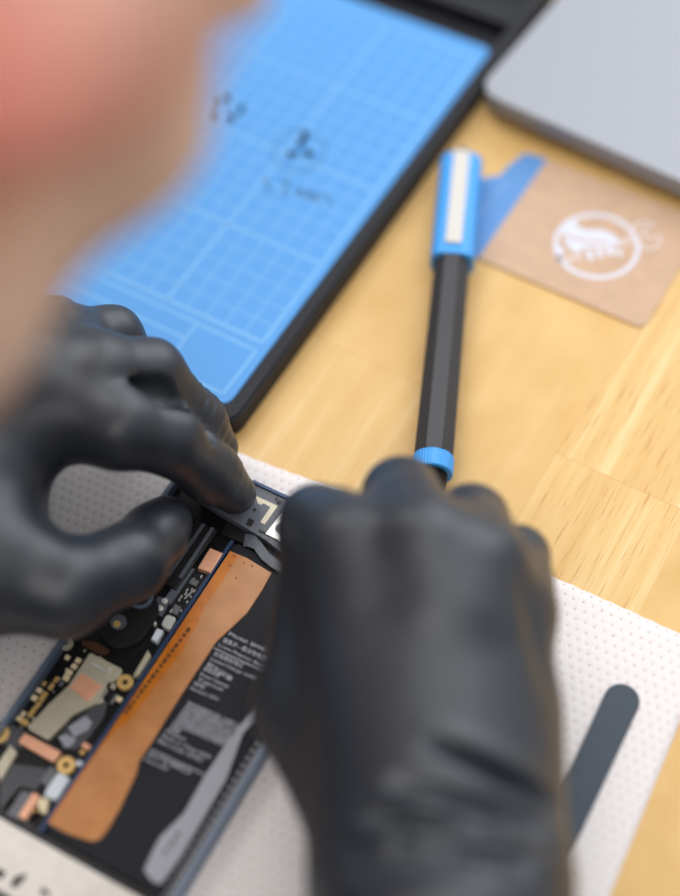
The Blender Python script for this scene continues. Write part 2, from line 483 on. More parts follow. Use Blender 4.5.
low = [bm.verts.new((v.co.x, v.co.y, TZ + 0.0001)) for v in rim]
for i in range(len(rim)): bm.faces.new((rim[i], rim[(i + 1) % len(rim)], low[(i + 1) % len(rim)], low[i]))
bm.faces.new(low)
tw = bm_obj('paper_towel', bm, M['towel'], None, (tc0.x - 0.1, tc0.y, TZ), smooth=True)
tag(tw, 'white embossed paper towel with pinholes spread flat under the opened phone', 'towel')

# ---------------------------------------------------------------- tray and blue mat
MW = 20.0
tray = empty('tray', mp(8, 8, 0), 'black plastic tray with raised rim holding the blue gridded mat', 'tray')
def mrect(c0, c1, r0, r1, rad=0.004):
    return fillet([mp(c0, r0), mp(c1, r0), mp(c1, r1), mp(c0, r1)], rad, 8)
CO0, CO1, RO0, RO1 = -1.22, MW + 1.2, -4.3, 27.6
prism('base', mrect(CO0 + .1, CO1 - .1, RO0 + .1, RO1 - .1, .006), 0.0002, 0.0022, M['tray'], tray)
prism('mat_bed', mrect(-.5, MW + .5, -3.58, 20.95, .0045), 0.0022, 0.0066, M['tray'], tray)
bm = bmesh.new()
bm_ring(bm, mrect(CO0, CO1, RO0, RO1, .0065), mrect(-0.5, MW + .5, -3.58, RO1 - .7, .0045), TZ + 0.0004, TZ + 0.0095)
bmesh.ops.bevel(bm, geom=[e for e in bm.edges if all(v.co.z > TZ + .009 for v in e.verts) and len(e.link_faces) == 2 and e.calc_face_angle(0) > .5], offset=0.0009, segments=2, affect='EDGES')
bm_obj('rim', bm, M['tray'], tray)
bm = bmesh.new()
def mbar(c0, c1, r0, r1, h0, h1):
    bm_prism(bm, [mp(c0, r0), mp(c1, r0), mp(c1, r1), mp(c0, r1)], TZ + h0, TZ + h1, .0006)
mbar(-.5, MW + .5, 22.75, 23.75, .002, .0094)
bm_obj('divider', bm, M['tray'], tray)
bm = bmesh.new(); mbar(6.0, 6.5, 23.7, 26.9, .002, .0094)
bm_obj('compartment_wall', bm, M['tray'], tray)

mat = prism('gridded_mat', mrect(-.45, MW + .45, -3.53, 20.9, .004), 0.0068, MAT_H, M['mat'], None, .0002, origin=True)
tag(mat, 'bright blue mat printed with a pale grid lying in the black tray', 'mat')
bm = bmesh.new(); lz0, lz1 = TZ + MAT_H - .0001, TZ + MAT_H + .00005
def mline(c0, r0, c1, r1, w): bm_stroke(bm, [mp(c0, r0), mp(c1, r1)], w * U, lz0, lz1)
for i in range(0, int(MW) + 1):
    mline(i, 0, i, 20, .13 if i % 5 == 0 else .055)
for j in range(0, 21):
    mline(0, j, MW, j, .13 if j % 5 == 0 else .055)
for c0, r0, c1, r1 in ((-.0, -.5, 3.07, -.5), (3.07, -.5, 3.07, -3.1), (3.07, -3.1, .05, -3.1), (.05, -3.1, 0, -.5), (3.07, -1.42, 11, -1.42), (3.07, -.47, MW, -.47), (11, -.47, 11, -3.1), (11, -3.1, MW, -3.1)):
    mline(c0, r0, c1, r1, .1)
bm_obj('printed_grid', bm, M['matline'], mat)
# handwriting "1.7 mm" and the drawn ring
bm = bmesh.new(); hz = (TZ + MAT_H - .0001, TZ + MAT_H + .00007)
rc = mp(4.45, 10.45); bm_stroke(bm, [(rc.x + 1.22 * U * math.cos(t * math.pi / 24), rc.y + 1.3 * U * math.sin(t * math.pi / 24)) for t in range(49)], .055 * U, *hz)
def hw(pts, w=.1):
    for a, b_ in zip(pts, pts[1:]): bm_stroke(bm, [ip(*a, MAT_H), ip(*b_, MAT_H)], w * U, *hz)
hw([(264, 181), (266, 179), (269, 192)]); hw([(273, 194), (274, 195.5)], .14)
hw([(280, 180), (285, 181.5), (289, 181), (286, 188), (284, 197)])
def mm(x, y):
    hw([(x, y + 5), (x + 1, y - 1), (x + 2.5, y - 2), (x + 4, y), (x + 4, y + 5)], .08)
    hw([(x + 4, y + 3), (x + 5.5, y - 1), (x + 7, y - 1), (x + 8, y + 1), (x + 8, y + 6)], .08)
mm(296, 191); mm(307, 194); hw([(315, 200), (317, 202), (322, 194), (328, 197), (330, 205)], .07)
ho = bm_obj('handwriting', bm, M['marker'], mat); ho['label'] = 'grey handwritten 1.7 mm under a drawn circle'

def screw(px, mat_, rot, label):
    p = ip(px[0], px[1], MAT_H); ax = Vector((math.cos(rot), math.sin(rot), 0)); c = (p.x, p.y, TZ + MAT_H + .0009)
    o = empty('phone_screw', (p.x, p.y, TZ + MAT_H), label, 'screw', 'tiny screws laid out on the blue mat')
    b = bmesh.new(); bm_lathe(b, [(0, .0003), (0.0001, .0009), (.0006, .00115), (.0009, .00115), (.0009, .0008)], (c[0], c[1], c[2] + .0003), ax, 14); bm_obj('screw_head', b, mat_, o)
    b = bmesh.new(); prof = [(.0009, .00055)]
    for i in range(5): prof += [(.0011 + i * .0005, .0007), (.0013 + i * .0005, .0005)]
    prof += [(.0038, .0004), (.0041, 0)]
    bm_lathe(b, prof, (c[0], c[1], c[2] + .0003), ax, 10); bm_obj('screw_shank', b, mat_, o)
for px, mt, rot, lb in (((212, 105), 'screwred', 1.0, 'reddish tiny screw nearest the blurred cheek, in the loose cluster of five'),
                        ((227.5, 101.5), 'screw', 2.0, 'black tiny screw farthest from the gloves in the loose cluster of five'),
                        ((214.5, 118.5), 'screw', 2.6, 'brown-black tiny screw in the near left corner of the loose cluster of five'),
                        ((229.5, 116.5), 'screw', 5.0, 'black tiny screw in the middle of the near side of the loose cluster of five'),
                        ((240.5, 113.5), 'screw', 1.3, 'black tiny screw nearest the drawn circle in the loose cluster of five'),
                        ((288.5, 157), 'screw', 0.4, 'black tiny screw apart from its pair, nearest the handwriting inside the drawn circle'),
                        ((299, 146), 'screw', 0.7, 'black tiny screw in the middle of the drawn circle'),
                        ((305.5, 153.5), 'screw', -0.6, 'black tiny screw inside the drawn circle, nearest the tray rim'),
                        ((306, 138.5), 'screw', 1.9, 'tiny screw inside the drawn circle, farthest from the handwriting')):
    screw(px, M[mt], rot, lb)

# ---------------------------------------------------------------- laptop
LH = 0.0135
lc = ip(477, 90, LH); la = R(-38.0); l1 = Vector((math.cos(la), math.sin(la), 0)); l2 = Vector((-l1.y, l1.x, 0))
laptop = empty('laptop', (lc.x + .1, lc.y + .1, TZ), 'closed silver laptop with rounded corner on the far side of the table', 'laptop')
def lrect(i, w=.304, d=.212, r=.0105): return fillet([lc + l1 * i + l2 * i, lc + l1 * (w - i) + l2 * i, lc + l1 * (w - i) + l2 * (d - i), lc + l1 * i + l2 * (d - i)], r, 10)
prism('lid', lrect(0), .0096, LH, M['laptop'], laptop, .0012)
bm = bmesh.new(); bm_prism(bm, lrect(.0002), TZ + .0062, TZ + .0091)
bm_obj('base', bm, M['laptop'], laptop)
bm = bmesh.new()
T = lrect(.0002); Bq = lrect(.012)
tv = [bm.verts.new((p[0], p[1], TZ + .0062)) for p in T]; bv = [bm.verts.new((p[0], p[1], TZ + .0022)) for p in Bq]
for i in range(len(tv)): bm.faces.new((tv[i], tv[(i + 1) % len(tv)], bv[(i + 1) % len(tv)], bv[i]))
bm.faces.new(bv); bm.faces.new(tv); bm_obj('bottom_cover', bm, M['laptop'], laptop)
for a, b in ((.03, .03), (.274, .03), (.03, .182), (.274, .182)):
    p = lc + l1 * a + l2 * b; bm = bmesh.new(); bm_disc(bm, p, .007, TZ + .0001, TZ + .0023); bm_obj('foot', bm, M['laptopdark'], laptop)

# ---------------------------------------------------------------- kraft card
CT = 0.0008
ca = ip(478, 258, CT); cb = ip(643, 328, CT); c1 = cb - ca; c1.z = 0; c1.normalize(); c2 = Vector((-c1.y, c1.x, 0))
cw = (ip(543, 157, CT) - ca).dot(c2); cl_ = 0.068
cbr = ip(640, 330.5, CT)
cl_ = (cbr - ca).dot(c1) + .0006
card = empty('plastic_card', (ca.x + .03, ca.y + .02, TZ), 'kraft-brown card with a white handshake emblem and a blue end', 'card')
def cp_(a, b): return ca + c1 * a + c2 * b
prism('card_face', fillet([cp_(0, 0), cp_(cl_, 0), cp_(cl_, cw), cp_(0, cw)], [0, .0035, .0035, 0], 6), .0002, CT, M['kraft'], card)
bl = [ip(u, v, CT) for u, v in ((546, 164), (525, 153), (507, 167), (500, 175.5), (482, 178), (470, 192), (458, 224))]
bl = [cp_(0, 0), cp_(0, cw)] + bl[1:-1] + [cp_(-.011, .004)]
bl = [p for p in bl]
prism('blue_end', bl, .0002, CT + .00004, M['cardblue'], card)
bm = bmesh.new()
# illegible small white lettering
q0, q1 = ip(480, 217, CT), ip(510, 181, CT); dv = q1 - q0; dv.z = 0; Lq = dv.length; dv.normalize(); dn = Vector((-dv.y, dv.x, 0))
for i in range(15):
    if i in (7,): continue
    s = Lq * (i + .2) / 15; p = q0 + dv * s
    hh = .0014 if i % 3 else .0019
    bm_stroke(bm, [p, p + dn * hh], .0004, TZ + CT, TZ + CT + .00007)
    bm_stroke(bm, [p + dn * (hh * (.4 if i % 2 else .9)), p + dn * (hh * (.4 if i % 2 else .9)) + dv * .0008], .0004, TZ + CT, TZ + CT + .00007)
bm_obj('lettering', bm, M['cardtxt'], card)
# emblem: ring, clasped hands, wrench  (local 2-d in px of a zoom of the photo)
def ez(x, y): return ip(530 + x / 4.533, 160 + y / 4.533, CT)
ez0, ez1 = TZ + CT - .0001, TZ + CT + .00005
bm = bmesh.new()
cx = ez(302, 388); rx, ry = (ez(498, 388) - ez(106, 388)).length / 2, (ez(302, 240) - ez(302, 538)).length / 2
rr = (rx + ry) / 2 - .0008
ringp = [(cx.x + rr * math.cos(2 * math.pi * i / 64), cx.y + rr * math.sin(2 * math.pi * i / 64)) for i in range(65)]
bm_stroke(bm, ringp, .0017, ez0, ez1)
for pl in ([(118, 330), (165, 283), (205, 268), (214, 298), (245, 316), (330, 318), (375, 338), (412, 370), (400, 386), (355, 376), (330, 362), (290, 366), (205, 352), (150, 330)],
           [(146, 342), (200, 362), (290, 376), (326, 372), (392, 396), (380, 404), (330, 394), (244, 396), (226, 418), (192, 414), (168, 384)],
           [(108, 388), (138, 388), (158, 424), (116, 440)]):
    bm_prism(bm, [ez(*p) for p in pl], ez0, ez1 + .00001)
for i, (x, y) in enumerate(((246, 406), (292, 402), (337, 400), (378, 408))):
    bm_prism(bm, fillet([ez(x, y), ez(x + 26, y - 2), ez(x + 48, y + 40 - i * 6), ez(x + 24, y + 52 - i * 8)], .0012, 4), ez0, ez1 + .00002)
eo = bm_obj('emblem', bm, M['cardwhite'], card); eo['label'] = 'white emblem of two clasped hands in a ring'
bm = bmesh.new()
for a, b in (((130, 455), (235, 425)), ((128, 468), (240, 440)), ((400, 372), (470, 345)), ((405, 390), (478, 362))):
    bm_stroke(bm, [ez(*a), ez(*b)], .0006, ez0, ez1 + .00003)
bm_stroke(bm, [ez(*p) for p in ((470, 345), (465, 310), (490, 285), (530, 278), (560, 292), (520, 312), (512, 338), (528, 352), (560, 352), (590, 340), (592, 372), (565, 398), (525, 400), (478, 362))], .0007, ez0, ez1 + .00003)
bm_stroke(bm, [ez(*p) for p in ((130, 455), (118, 440), (130, 425), (150, 470), (128, 468))], .0004, ez0, ez1 + .00003)
bm_obj('wrench_outline', bm, M['cardthin'], card)

# ---------------------------------------------------------------- capped screwdriver / pen lying on the table
PR = 0.0070
pa = ip(461.5, 164, PR); pb = ip(434, 455, PR); pd = pb - pa; pd.z = 0; PLn = pd.length; pd.normalize(); pa.z = pb.z = TZ + PR + .0009
pen = empty('precision_screwdriver', (pa.x, pa.y, TZ), 'pen-shaped screwdriver with blue cap and charcoal faceted barrel lying beside the kraft card', 'screwdriver')
sd = Vector((-pd.y, pd.x, 0))
capL = (ip(452, 266, PR) - pa).dot(pd)
def rounded_bar(name, mat_, s0, s1, w, h, n=8, tp=1.0, seg=28, p=2.6):
    b = bmesh.new(); rings = []
    for k_, s in enumerate([s0, s0 + .0006, s0 + .0018, s1 - .0008, s1]):
        f = (.86, .95, 1.0, 1.0 * tp, .97 * tp)[k_]; rg = []
        for i in range(seg):
            t = 2 * math.pi * i / seg; c, s_ = math.cos(t), math.sin(t)
            x = math.copysign(abs(c) ** (2 / p), c) * w * f; z = math.copysign(abs(s_) ** (2 / p), s_) * h * f
            rg.append(b.verts.new(pa + pd * s + sd * x + Vector((0, 0, z))))
        rings.append(rg)
    for A_, B_ in zip(rings, rings[1:]):
        for i in range(seg): b.faces.new((A_[i], A_[(i + 1) % seg], B_[(i + 1) % seg], B_[i]))
    b.faces.new(rings[0][::-1]); b.faces.new(rings[-1])
    return bm_obj(name, b, mat_, pen)
rounded_bar('cap', M['penblue'], 0, capL, .0081, .0068, p=3.2)
b = bmesh.new(); cz = TZ + PR + .0009 + .0068
def clipq(s, x): return pa + pd * s + sd * x
cs0, cs1 = -.0004, (ip(452, 257, PR) - pa).dot(pd)
bm_prism(b, fillet([clipq(cs0, -.0030), clipq(cs0, .0030), clipq(cs1, .0030), clipq(cs1, -.0030)], .0006, 3), cz - .0012, cz + .0008, .0003)
bm_prism(b, [clipq(cs0, -.0030), clipq(cs0, .0030), clipq(cs0 + .0012, .0030), clipq(cs0 + .0012, -.0030)], cz - .007, cz + .0008)
bm_obj('clip', b, M['clip'], pen)
b = bmesh.new(); ringL0 = (ip(434, 459, PR) - pa).dot(pd); ringL1 = (ip(432, 476, PR) - pa).dot(pd)
bm_lathe(b, [(capL - .003, .0066), (capL + .001, .0068), (ringL0, .0070)], pa, pd, 8, ref=Vector((math.sin(R(22.5)), 0, math.cos(R(22.5)))))
bm_obj('barrel', b, M['penblack'], pen)
b = bmesh.new(); n = 84
rgs = []
for s, base_r in ((ringL0, .0066), (ringL0 + .0005, .0070), (ringL1 - .0004, .0070), (ringL1, .0067)):
    rgs.append([b.verts.new(pa + pd * s + (sd * math.cos(2 * math.pi * i / n) + Vector((0, 0, 1)) * math.sin(2 * math.pi * i / n)) * (base_r - (.00013 if i % 2 else 0))) for i in range(n)])
for A_, B_ in zip(rgs, rgs[1:]):
    for i in range(n): b.faces.new((A_[i], A_[(i + 1) % n], B_[(i + 1) % n], B_[i]))
b.faces.new(rgs[0][::-1]); b.faces.new(rgs[-1]); bm_obj('knurled_collar', b, M['penblue'], pen)
b = bmesh.new(); bm_lathe(b, [(ringL1 - .001, .0052), (ringL1 + .004, .0050), (ringL1 + .0065, .0046), (ringL1 + .007, .0028), (ringL1 + .011, .0020), (ringL1 + .012, .0012)], pa, pd, 20)
bm_obj('nose', b, M['pentip'], pen, smooth=False)

# ---------------------------------------------------------------- flat pry tool on the towel
t0 = ip(622, 700, .0025); t1 = ip(553, 850, .0025); td = t1 - t0; td.z = 0; td.normalize(); tn = Vector((-td.y, td.x, 0))
tw_ = .0054
pts = [t0 + (tn * math.cos(a) - td * math.sin(a)) * tw_ for a in [math.pi * i / 16 for i in range(17)]]
pts += [t0 + td * .105 - tn * tw_ * .9, t0 + td * .114 - tn * tw_ * .45, t0 + td * .114 + tn * tw_ * .45, t0 + td * .105 + tn * tw_ * .9]
pt = prism('pry_tool', pts, TH + .0003, .0026, M['tool'], None, .0003, origin=True)
tag(pt, 'flat blackened metal pry tool with rounded end lying on the white towel', 'pry tool')

# ================================================================ PHONE
PH = 0.0090          # rim height
PB = TH + .0004      # underside
FLR = 0.0040         # floor inside
pL0, pL1 = ip(4.4, 716.6, PH), ip(57, 641, PH); py = (ip(161, 494, PH) - pL0); py.z = 0; py.normalize(); px_ = Vector((py.y, -py.x, 0))
pTL = ip(253.4, 481.6, PH); hy = (pTL - pL0).dot(py)
wR = ((ip(204, 852, PH) - pL0).dot(px_) + (ip(265.6, 753, PH) - pL0).dot(px_)) / 2
O = pL0
def pp(x, y): return O + px_ * x + py * y
PBOT = hy - 0.155
phone = empty('smartphone', pp(wR / 2, hy / 2), 'opened black smartphone with battery and circuit board bared on the white towel', 'phone')
phone.location.z = TZ + PB
W0, H1 = wR, hy
def prect(i, r=.008): return fillet([pp(i, PBOT + i), pp(W0 - i, PBOT + i), pp(W0 - i, H1 - i), pp(i, H1 - i)], r, 8)
prism('screen_side', prect(.0012, .007), PB, PB + .0014, M['black'], phone)
prism('midplate', prect(.0012, .007), PB + .0014, FLR, M['pcb'], phone)
bm = bmesh.new(); bm_ring(bm, prect(0, .008), prect(.0016, .0066), TZ + PB + .0008, TZ + PH)
bmesh.ops.bevel(bm, geom=[e for e in bm.edges if all(v.co.z > TZ + PH - .0002 for v in e.verts) and e.calc_face_angle(0) > .5], offset=.0004, segments=2, affect='EDGES')
fr = bm_obj('frame', bm, M['frame'], phone)
# ribbed inner wall on the right
bm = bmesh.new(); bm_prism(bm, [pp(W0 - .0042, PBOT + .01), pp(W0 - .0017, PBOT + .01), pp(W0 - .0017, H1 - .005), pp(W0 - .0042, H1 - .005)], TZ + FLR, TZ + .0086)
bm_obj('side_wall', bm, M['tab'], phone); bm = bmesh.new()
y = PBOT + .012
bm_prism(bm, [pp(W0 - .0031, y), pp(W0 - .0024, y), pp(W0 - .0024, H1 - .02), pp(W0 - .0031, H1 - .02)], TZ + FLR, TZ + .0088)
while y < H1 - .02:
    bm_prism(bm, [pp(W0 - .0044, y), pp(W0 - .0029, y), pp(W0 - .0029, y + .0015), pp(W0 - .0044, y + .0015)], TZ + FLR, TZ + .0089); y += .0026
bm_obj('wall_teeth', bm, M['black'], phone)
# battery
BH = .0074
bpx = [(42, 829), (148, 889), (300, 690), (345, 610), (240, 556)]
bl0 = pxpoly(bpx, BH)
bx0 = (ip(45, 826, BH) - O).dot(px_); bx0 = ((ip(140, 692, BH) - O).dot(px_) + bx0) / 2
by0 = (ip(42, 829, BH) - O).dot(py); by1 = (ip(247, 548, BH) - O).dot(py)
bat = prism('battery', fillet([pp(bx0, by0), pp(W0 - .0050, by0), pp(W0 - .0050, by1), pp(bx0, by1)], .0015, 4), FLR, BH, M['battery'], phone, .0006)
# printing on the battery
bm = bmesh.new(); tz = TZ + BH + .00004
LN = [((228.5, 635), (268, 653.5), 'Model: BM4N', 1.0), ((222, 641.5), (265, 660.5), '锂离子—聚合物电池', 1.05), ((218, 646), (270, 671), 'Li-ion Polymer Battery', .9),
      ((213, 655), (242, 668), '充电限制电压', 1.05), ((210, 660), (255, 680), 'Limited Charge: 4.45V', .85),
      ((206, 665), (231, 681), '额定容量', .95), ((203, 670), (219, 677), '典型容量', .95), ((200, 675), (228, 688), 'Rated Capacity', .8),
      ((197, 680), (222, 691), 'Typical', .8), ((193, 684.5), (204, 689.5), '标称电压', .95), ((190, 689), (218, 701), 'Nominal: 3.87V', .8)]
for a, b_, s, h in LN:
    bm_text(bm, s, ip(a[0], a[1], BH), ip(b_[0], b_[1], BH), .00128 * h, tz)
def rule(a, b_, w=.00025): bm_stroke(bm, [ip(a[0], a[1], BH), ip(b_[0], b_[1], BH)], w, TZ + BH, tz)
rule((214, 648), (271, 675))
zh = ['警告不要拆卸撞击挤压或投入火中避免儿童接触', '若出现严重鼓胀切勿继续使用请交专业人员处理', '请勿置于高温环境中电池浸水后禁止使用及充电', '仅限使用指定的充电器请按当地法规妥善回收', '本品符合国家标准要求请勿自行更换避免损坏', '禁止短路穿刺']
for i, s in enumerate(zh):
    a0 = (186 - i * 3.4, 706 + i * 4.6); b0 = (243 - i * 3.4, 731 + i * 4.6)
    if i == 5: b0 = (a0[0] + 10, a0[1] + 4.6)
    if i == 4: b0 = (226, 747)
    bm_text(bm, s, ip(*a0, BH), ip(*b0, BH), .00150, tz)
for i, (s, f) in enumerate((('Manufacturer', .42), ('Made in China 2020', 1.0), ('Barcode 6943', .9))):
    a0 = (165 - i * 3.4, 732 + i * 5.0)
    bm_text(bm, s, ip(*a0, BH), ip(a0[0] + 48 * f, a0[1] + 22 * f, BH), .00115, tz)
rule((151, 749.5), (205, 775)); 
bm_text(bm, '设计产品 监制企业', ip(147, 755, BH), ip(190, 774, BH), .00120, tz)
bm_text(bm, 'Li-ion 4.0V', ip(143.5, 760, BH), ip(167, 771, BH), .00110, tz)
po = bm_obj('printed_text', bm, M['print'], bat); po['label'] = 'grey printed lines of small text'
# dense grey warning panel behind the characters
# pull tab
tab = part('pull_tab', [(144, 870), (152, 852), (160, 837), (184, 813), (204, 777), (226, 744), (243, 722), (262, 697), (268, 706), (243, 733), (226, 779.6), (180, 858), (164, 880), (160, 884), (152, 881)], BH, BH + .0003, M['tab'], phone)
bm = bmesh.new()
for u, v in ((178, 834), (174, 840), (170, 845.5), (165, 852)): bm_stroke(bm, [ip(u - 1.2, v - 2, BH + .0003), ip(u + 1.4, v + 2, BH + .0003)], .0008, TZ + BH + .0002, TZ + BH + .00035)
bm_obj('tab_print', bm, M['black'], tab)
# amber flex cable lying on the battery's left side
FH = BH + .0005
fx_px = [(47, 822), (100, 746), (150, 671), (190, 611), (230, 551), (247, 558), (271.5, 573), (262, 590), (247, 613), (231, 628), (216, 642), (196, 672), (172, 709), (152, 742), (139, 761), (137, 772), (132, 783), (120, 808), (108, 829), (102, 837), (96, 841), (90, 841), (66, 833)]
flex = part('flex_cable', fx_px, BH + .0001, FH, M['flex'], phone)
flx = part('cover_film', [(47.8, 821), (100, 747), (150, 672), (190, 612), (230, 552), (238, 555.5), (222, 583), (205, 606), (196, 628), (190, 634), (183, 650), (166, 672), (150, 693), (128, 722), (118, 728), (104, 744), (90, 764), (66, 800), (52, 822)], FH, FH + .00008, M['flexdeep'], flex)
flx['label'] = 'deeper amber film along the cable'
bm = bmesh.new()
for i in range(17):
    t = i / 16; u = 188 - 62 * t; v = 630 + 82 * t
    p = ip(u, v, FH + .0001); bm_prism(bm, [p + px_ * a * .00055 + py * b_ * (.0006 if i % 3 else .0009) for a, b_ in ((-1, -1), (1, -1), (1, 1), (-1, 1))], TZ + FH, TZ + FH + .00014)
bm_obj('printed_marks', bm, M['brownink'], flex); bm = bmesh.new()
for u, v in ((234, 556), (244, 563), (252, 566), (230, 566), (236, 578)): bm_disc(bm, ip(u, v, FH), .00028, TZ + FH, TZ + FH + .00016, 0, 10)
bm_obj('pinholes', bm, M['brownink'], flex)
# navy wall between board bay and battery
bm = bmesh.new(); wx = bx0 - .0009
bm_prism(bm, [pp(wx - .0007, by0 - .001), pp(wx + .0004, by0 - .001), pp(wx + .0004, by1), pp(wx - .0007, by1)], TZ + FLR, TZ + BH + .0006)
bm_obj('bay_wall', bm, M['framein'], phone)

# logic board
GH = .0052
lb = prism('logic_board', [pp(.0022, by0 + .004), pp(wx - .0009, by0 + .004), pp(wx - .0009, H1 - .028), pp(.0022, H1 - .028)], FLR, GH, M['pcb'], phone)
SH = GH + .0016
sh = part('shield_can', [(90, 652.5), (122, 669), (120, 676), (113, 682), (107, 681), (106, 688), (97, 703), (84, 709), (72, 715), (63, 725), (48, 739.5), (27, 728), (47, 706), (69, 685)], GH, SH, M['steel'], lb, bevel=.0003, r=.0006)
part('copper_pad', [(82, 672.6), (102, 686), (88, 702), (69, 687)], SH - .0002, SH + .0003, M['copper'], lb, bevel=.0001)
bm = bmesh.new()
for a, b_ in (((92, 664), (108, 673)), ((108, 673), (111, 668))): bm_stroke(bm, [ip(*a, SH), ip(*b_, SH)], .0009, TZ + SH - .0002, TZ + SH + .0003)
bm_obj('shield_clip', bm, M['chrome'], lb)
part('copper_pad', [(25, 733), (61, 752), (53.5, 762), (18, 742)], GH, GH + .0022, M['copper'], lb, r=.0005, bevel=.0002)
bk = part('black_tape', [(59, 736), (72, 722), (96, 705), (108, 701), (104, 716), (90, 736), (76, 750), (62, 748)], GH, GH + .0009, M['ribbon'], lb)
bm = bmesh.new()
for pl in ([(68, 727), (86, 716), (92, 722), (88, 730), (74, 737)], [(58, 737), (66, 734), (76, 739), (72, 745), (66, 748), (62, 742)]):
    bm_prism(bm, pxpoly(pl, GH + .001), TZ + GH + .0008, TZ + GH + .00105)
bm_obj('grey_mark', bm, M['tab'], bk)
for u, v in ((92, 718),): pass
def screwring(u, v, rpx, h, mat_=None, parent=lb, hole=True):
    c = ip(u, v, h); r = rpx / 3.0 / 1000
    b = bmesh.new(); n_ = 24
    bm_ring(b, disc(c, r, n_), disc(c, r * .36, n_), TZ + h - .0012, TZ + h)
    o = bm_obj('screw_post', b, mat_ or M['gold'], parent); return o
screwring(125, 682, 7.6, GH + .0016); screwring(66, 765, 8.2, GH + .0016); screwring(-1, 733, 9.4, GH + .0016)
screwring(66, 643, 6.5, GH + .0012, M['steel'])
part('connector', [(46, 790), (58, 772), (70, 778), (56, 800), (44, 796)], GH, GH + .0024, M['white'], lb, r=.0009, bevel=.0003)
part('connector', [(40, 781), (50, 766), (57, 770), (46, 787)], GH, GH + .0012, M['grey'], lb, bevel=.0002)
part('connector', [(6, 814), (22, 790), (33, 794), (18, 820)], GH, GH + .0018, M['grey'], lb, bevel=.0003)
part('copper_pad', [(18, 816), (33, 792), (40, 796), (25, 820)], GH, GH + .0022, M['copper'], lb, bevel=.0002)
part('capacitor', [(37, 802), (42, 797), (49, 800), (47, 806), (46, 814), (40, 812)], GH, GH + .002, M['beige'], lb, r=.0006, bevel=.0002)
part('flex_ribbon', [(0, 768), (14, 764), (44, 768), (48, 772), (36, 790), (20, 786), (8, 800), (0, 812)], GH, GH + .0008, M['ribbon'], lb)
part('brown_ribbon', [(-6, 722), (6, 722), (26, 732), (18, 742), (24, 750), (6, 746), (-6, 740)], GH, GH + .0010, M['ribbon'], lb)
part('connector', [(-4, 766), (10, 745), (17, 752), (0, 782)], GH, GH + .0018, M['steel'], lb, bevel=.0002)
part('grey_ribbon_end', [(0, 824), (14, 814), (32, 824), (30, 838), (20, 846), (0, 838)], GH, GH + .0012, M['ribbon'], lb)
def chip(u, v, w, h, mat_, hh=.0009, name='capacitor'):
    c = ip(u, v, GH + hh); b = bmesh.new()
    bm_prism(b, [c + px_ * a * w / 2000 + py * d_ * h / 2000 for a, d_ in ((-1, -1), (1, -1), (1, 1), (-1, 1))], TZ + GH, TZ + GH + hh, .00012)
    return bm_obj(name, b, mat_, lb)
for u, v, w, h, mt in ((19, 718, 1.5, 1.6, 'beige'), (24, 721.5, 2.2, 1.8, 'gold'), (23, 713, 1.3, 1.3, 'beige'), (31, 713, 1.4, 2.2, 'gold'), (34, 709, 1.2, 1.6, 'gold'), (34, 697.5, 1.9, 1.6, 'beige'),
                       (39, 690, 1.7, 1.5, 'beige'), (43, 696, 1.5, 3.2, 'gold'), (38, 704, 1.3, 1.8, 'gold'), (51, 686, 1.1, 2.2, 'gold'), (56, 679, 1.0, 1.8, 'gold'), (61, 683, 1.2, 1.6, 'grey'),
                       (66, 677.5, 1.9, 1.7, 'beige'), (69, 672, 1.9, 1.7, 'beige'), (74, 666, 1.8, 1.6, 'beige'), (78, 660, 1.7, 1.6, 'beige'), (67, 657, 1.4, 1.5, 'beige'), (44, 683, 1.0, 1.4, 'gold'),
                       (113, 686, 1.6, 1.6, 'steel'), (119, 699, 1.8, 1.5, 'beige'), (100, 702, 1.5, 2.4, 'steel'), (86, 746, 2.6, 1.8, 'copper'), (82, 752, 1.4, 1.2, 'gold'), (79, 763, 1.8, 1.6, 'white'),
                       (34, 810, 1.2, 1.2, 'gold')):
    chip(u, v, w, h, M[mt])
bm = bmesh.new(); r2 = random.Random(11)
for i in range(38):
    u, v = r2.uniform(4, 100), 0; t = r2.random(); u = 14 + 78 * t + r2.uniform(-3, 22); v = 722 - 80 * t + r2.uniform(-3, 12)
    p = ip(u, v, GH + .0004); w1, w2 = r2.choice(((.00022, .00022), (.0003, .0005), (.0002, .0004)))
    bm_prism(bm, [p + px_ * a * w1 + py * b_ * w2 for a, b_ in ((-1, -1), (1, -1), (1, 1), (-1, 1))], TZ + GH, TZ + GH + .0004)
bm_obj('solder_pads', bm, M['steel'], lb)
# small black chip with pins
c = ip(109, 696, GH + .0012); chip(109, 696, 2.6, 3.0, M['black'], .0012, 'chip')
bm = bmesh.new()
for a in (-1, 1):
    for i in range(4):
        q = c + px_ * a * .0017 + py * (i - 1.5) * .0009; bm_prism(bm, disc(q, .00028, 8), TZ + GH, TZ + GH + .0008)
bm_obj('chip_pins', bm, M['chrome'], lb)
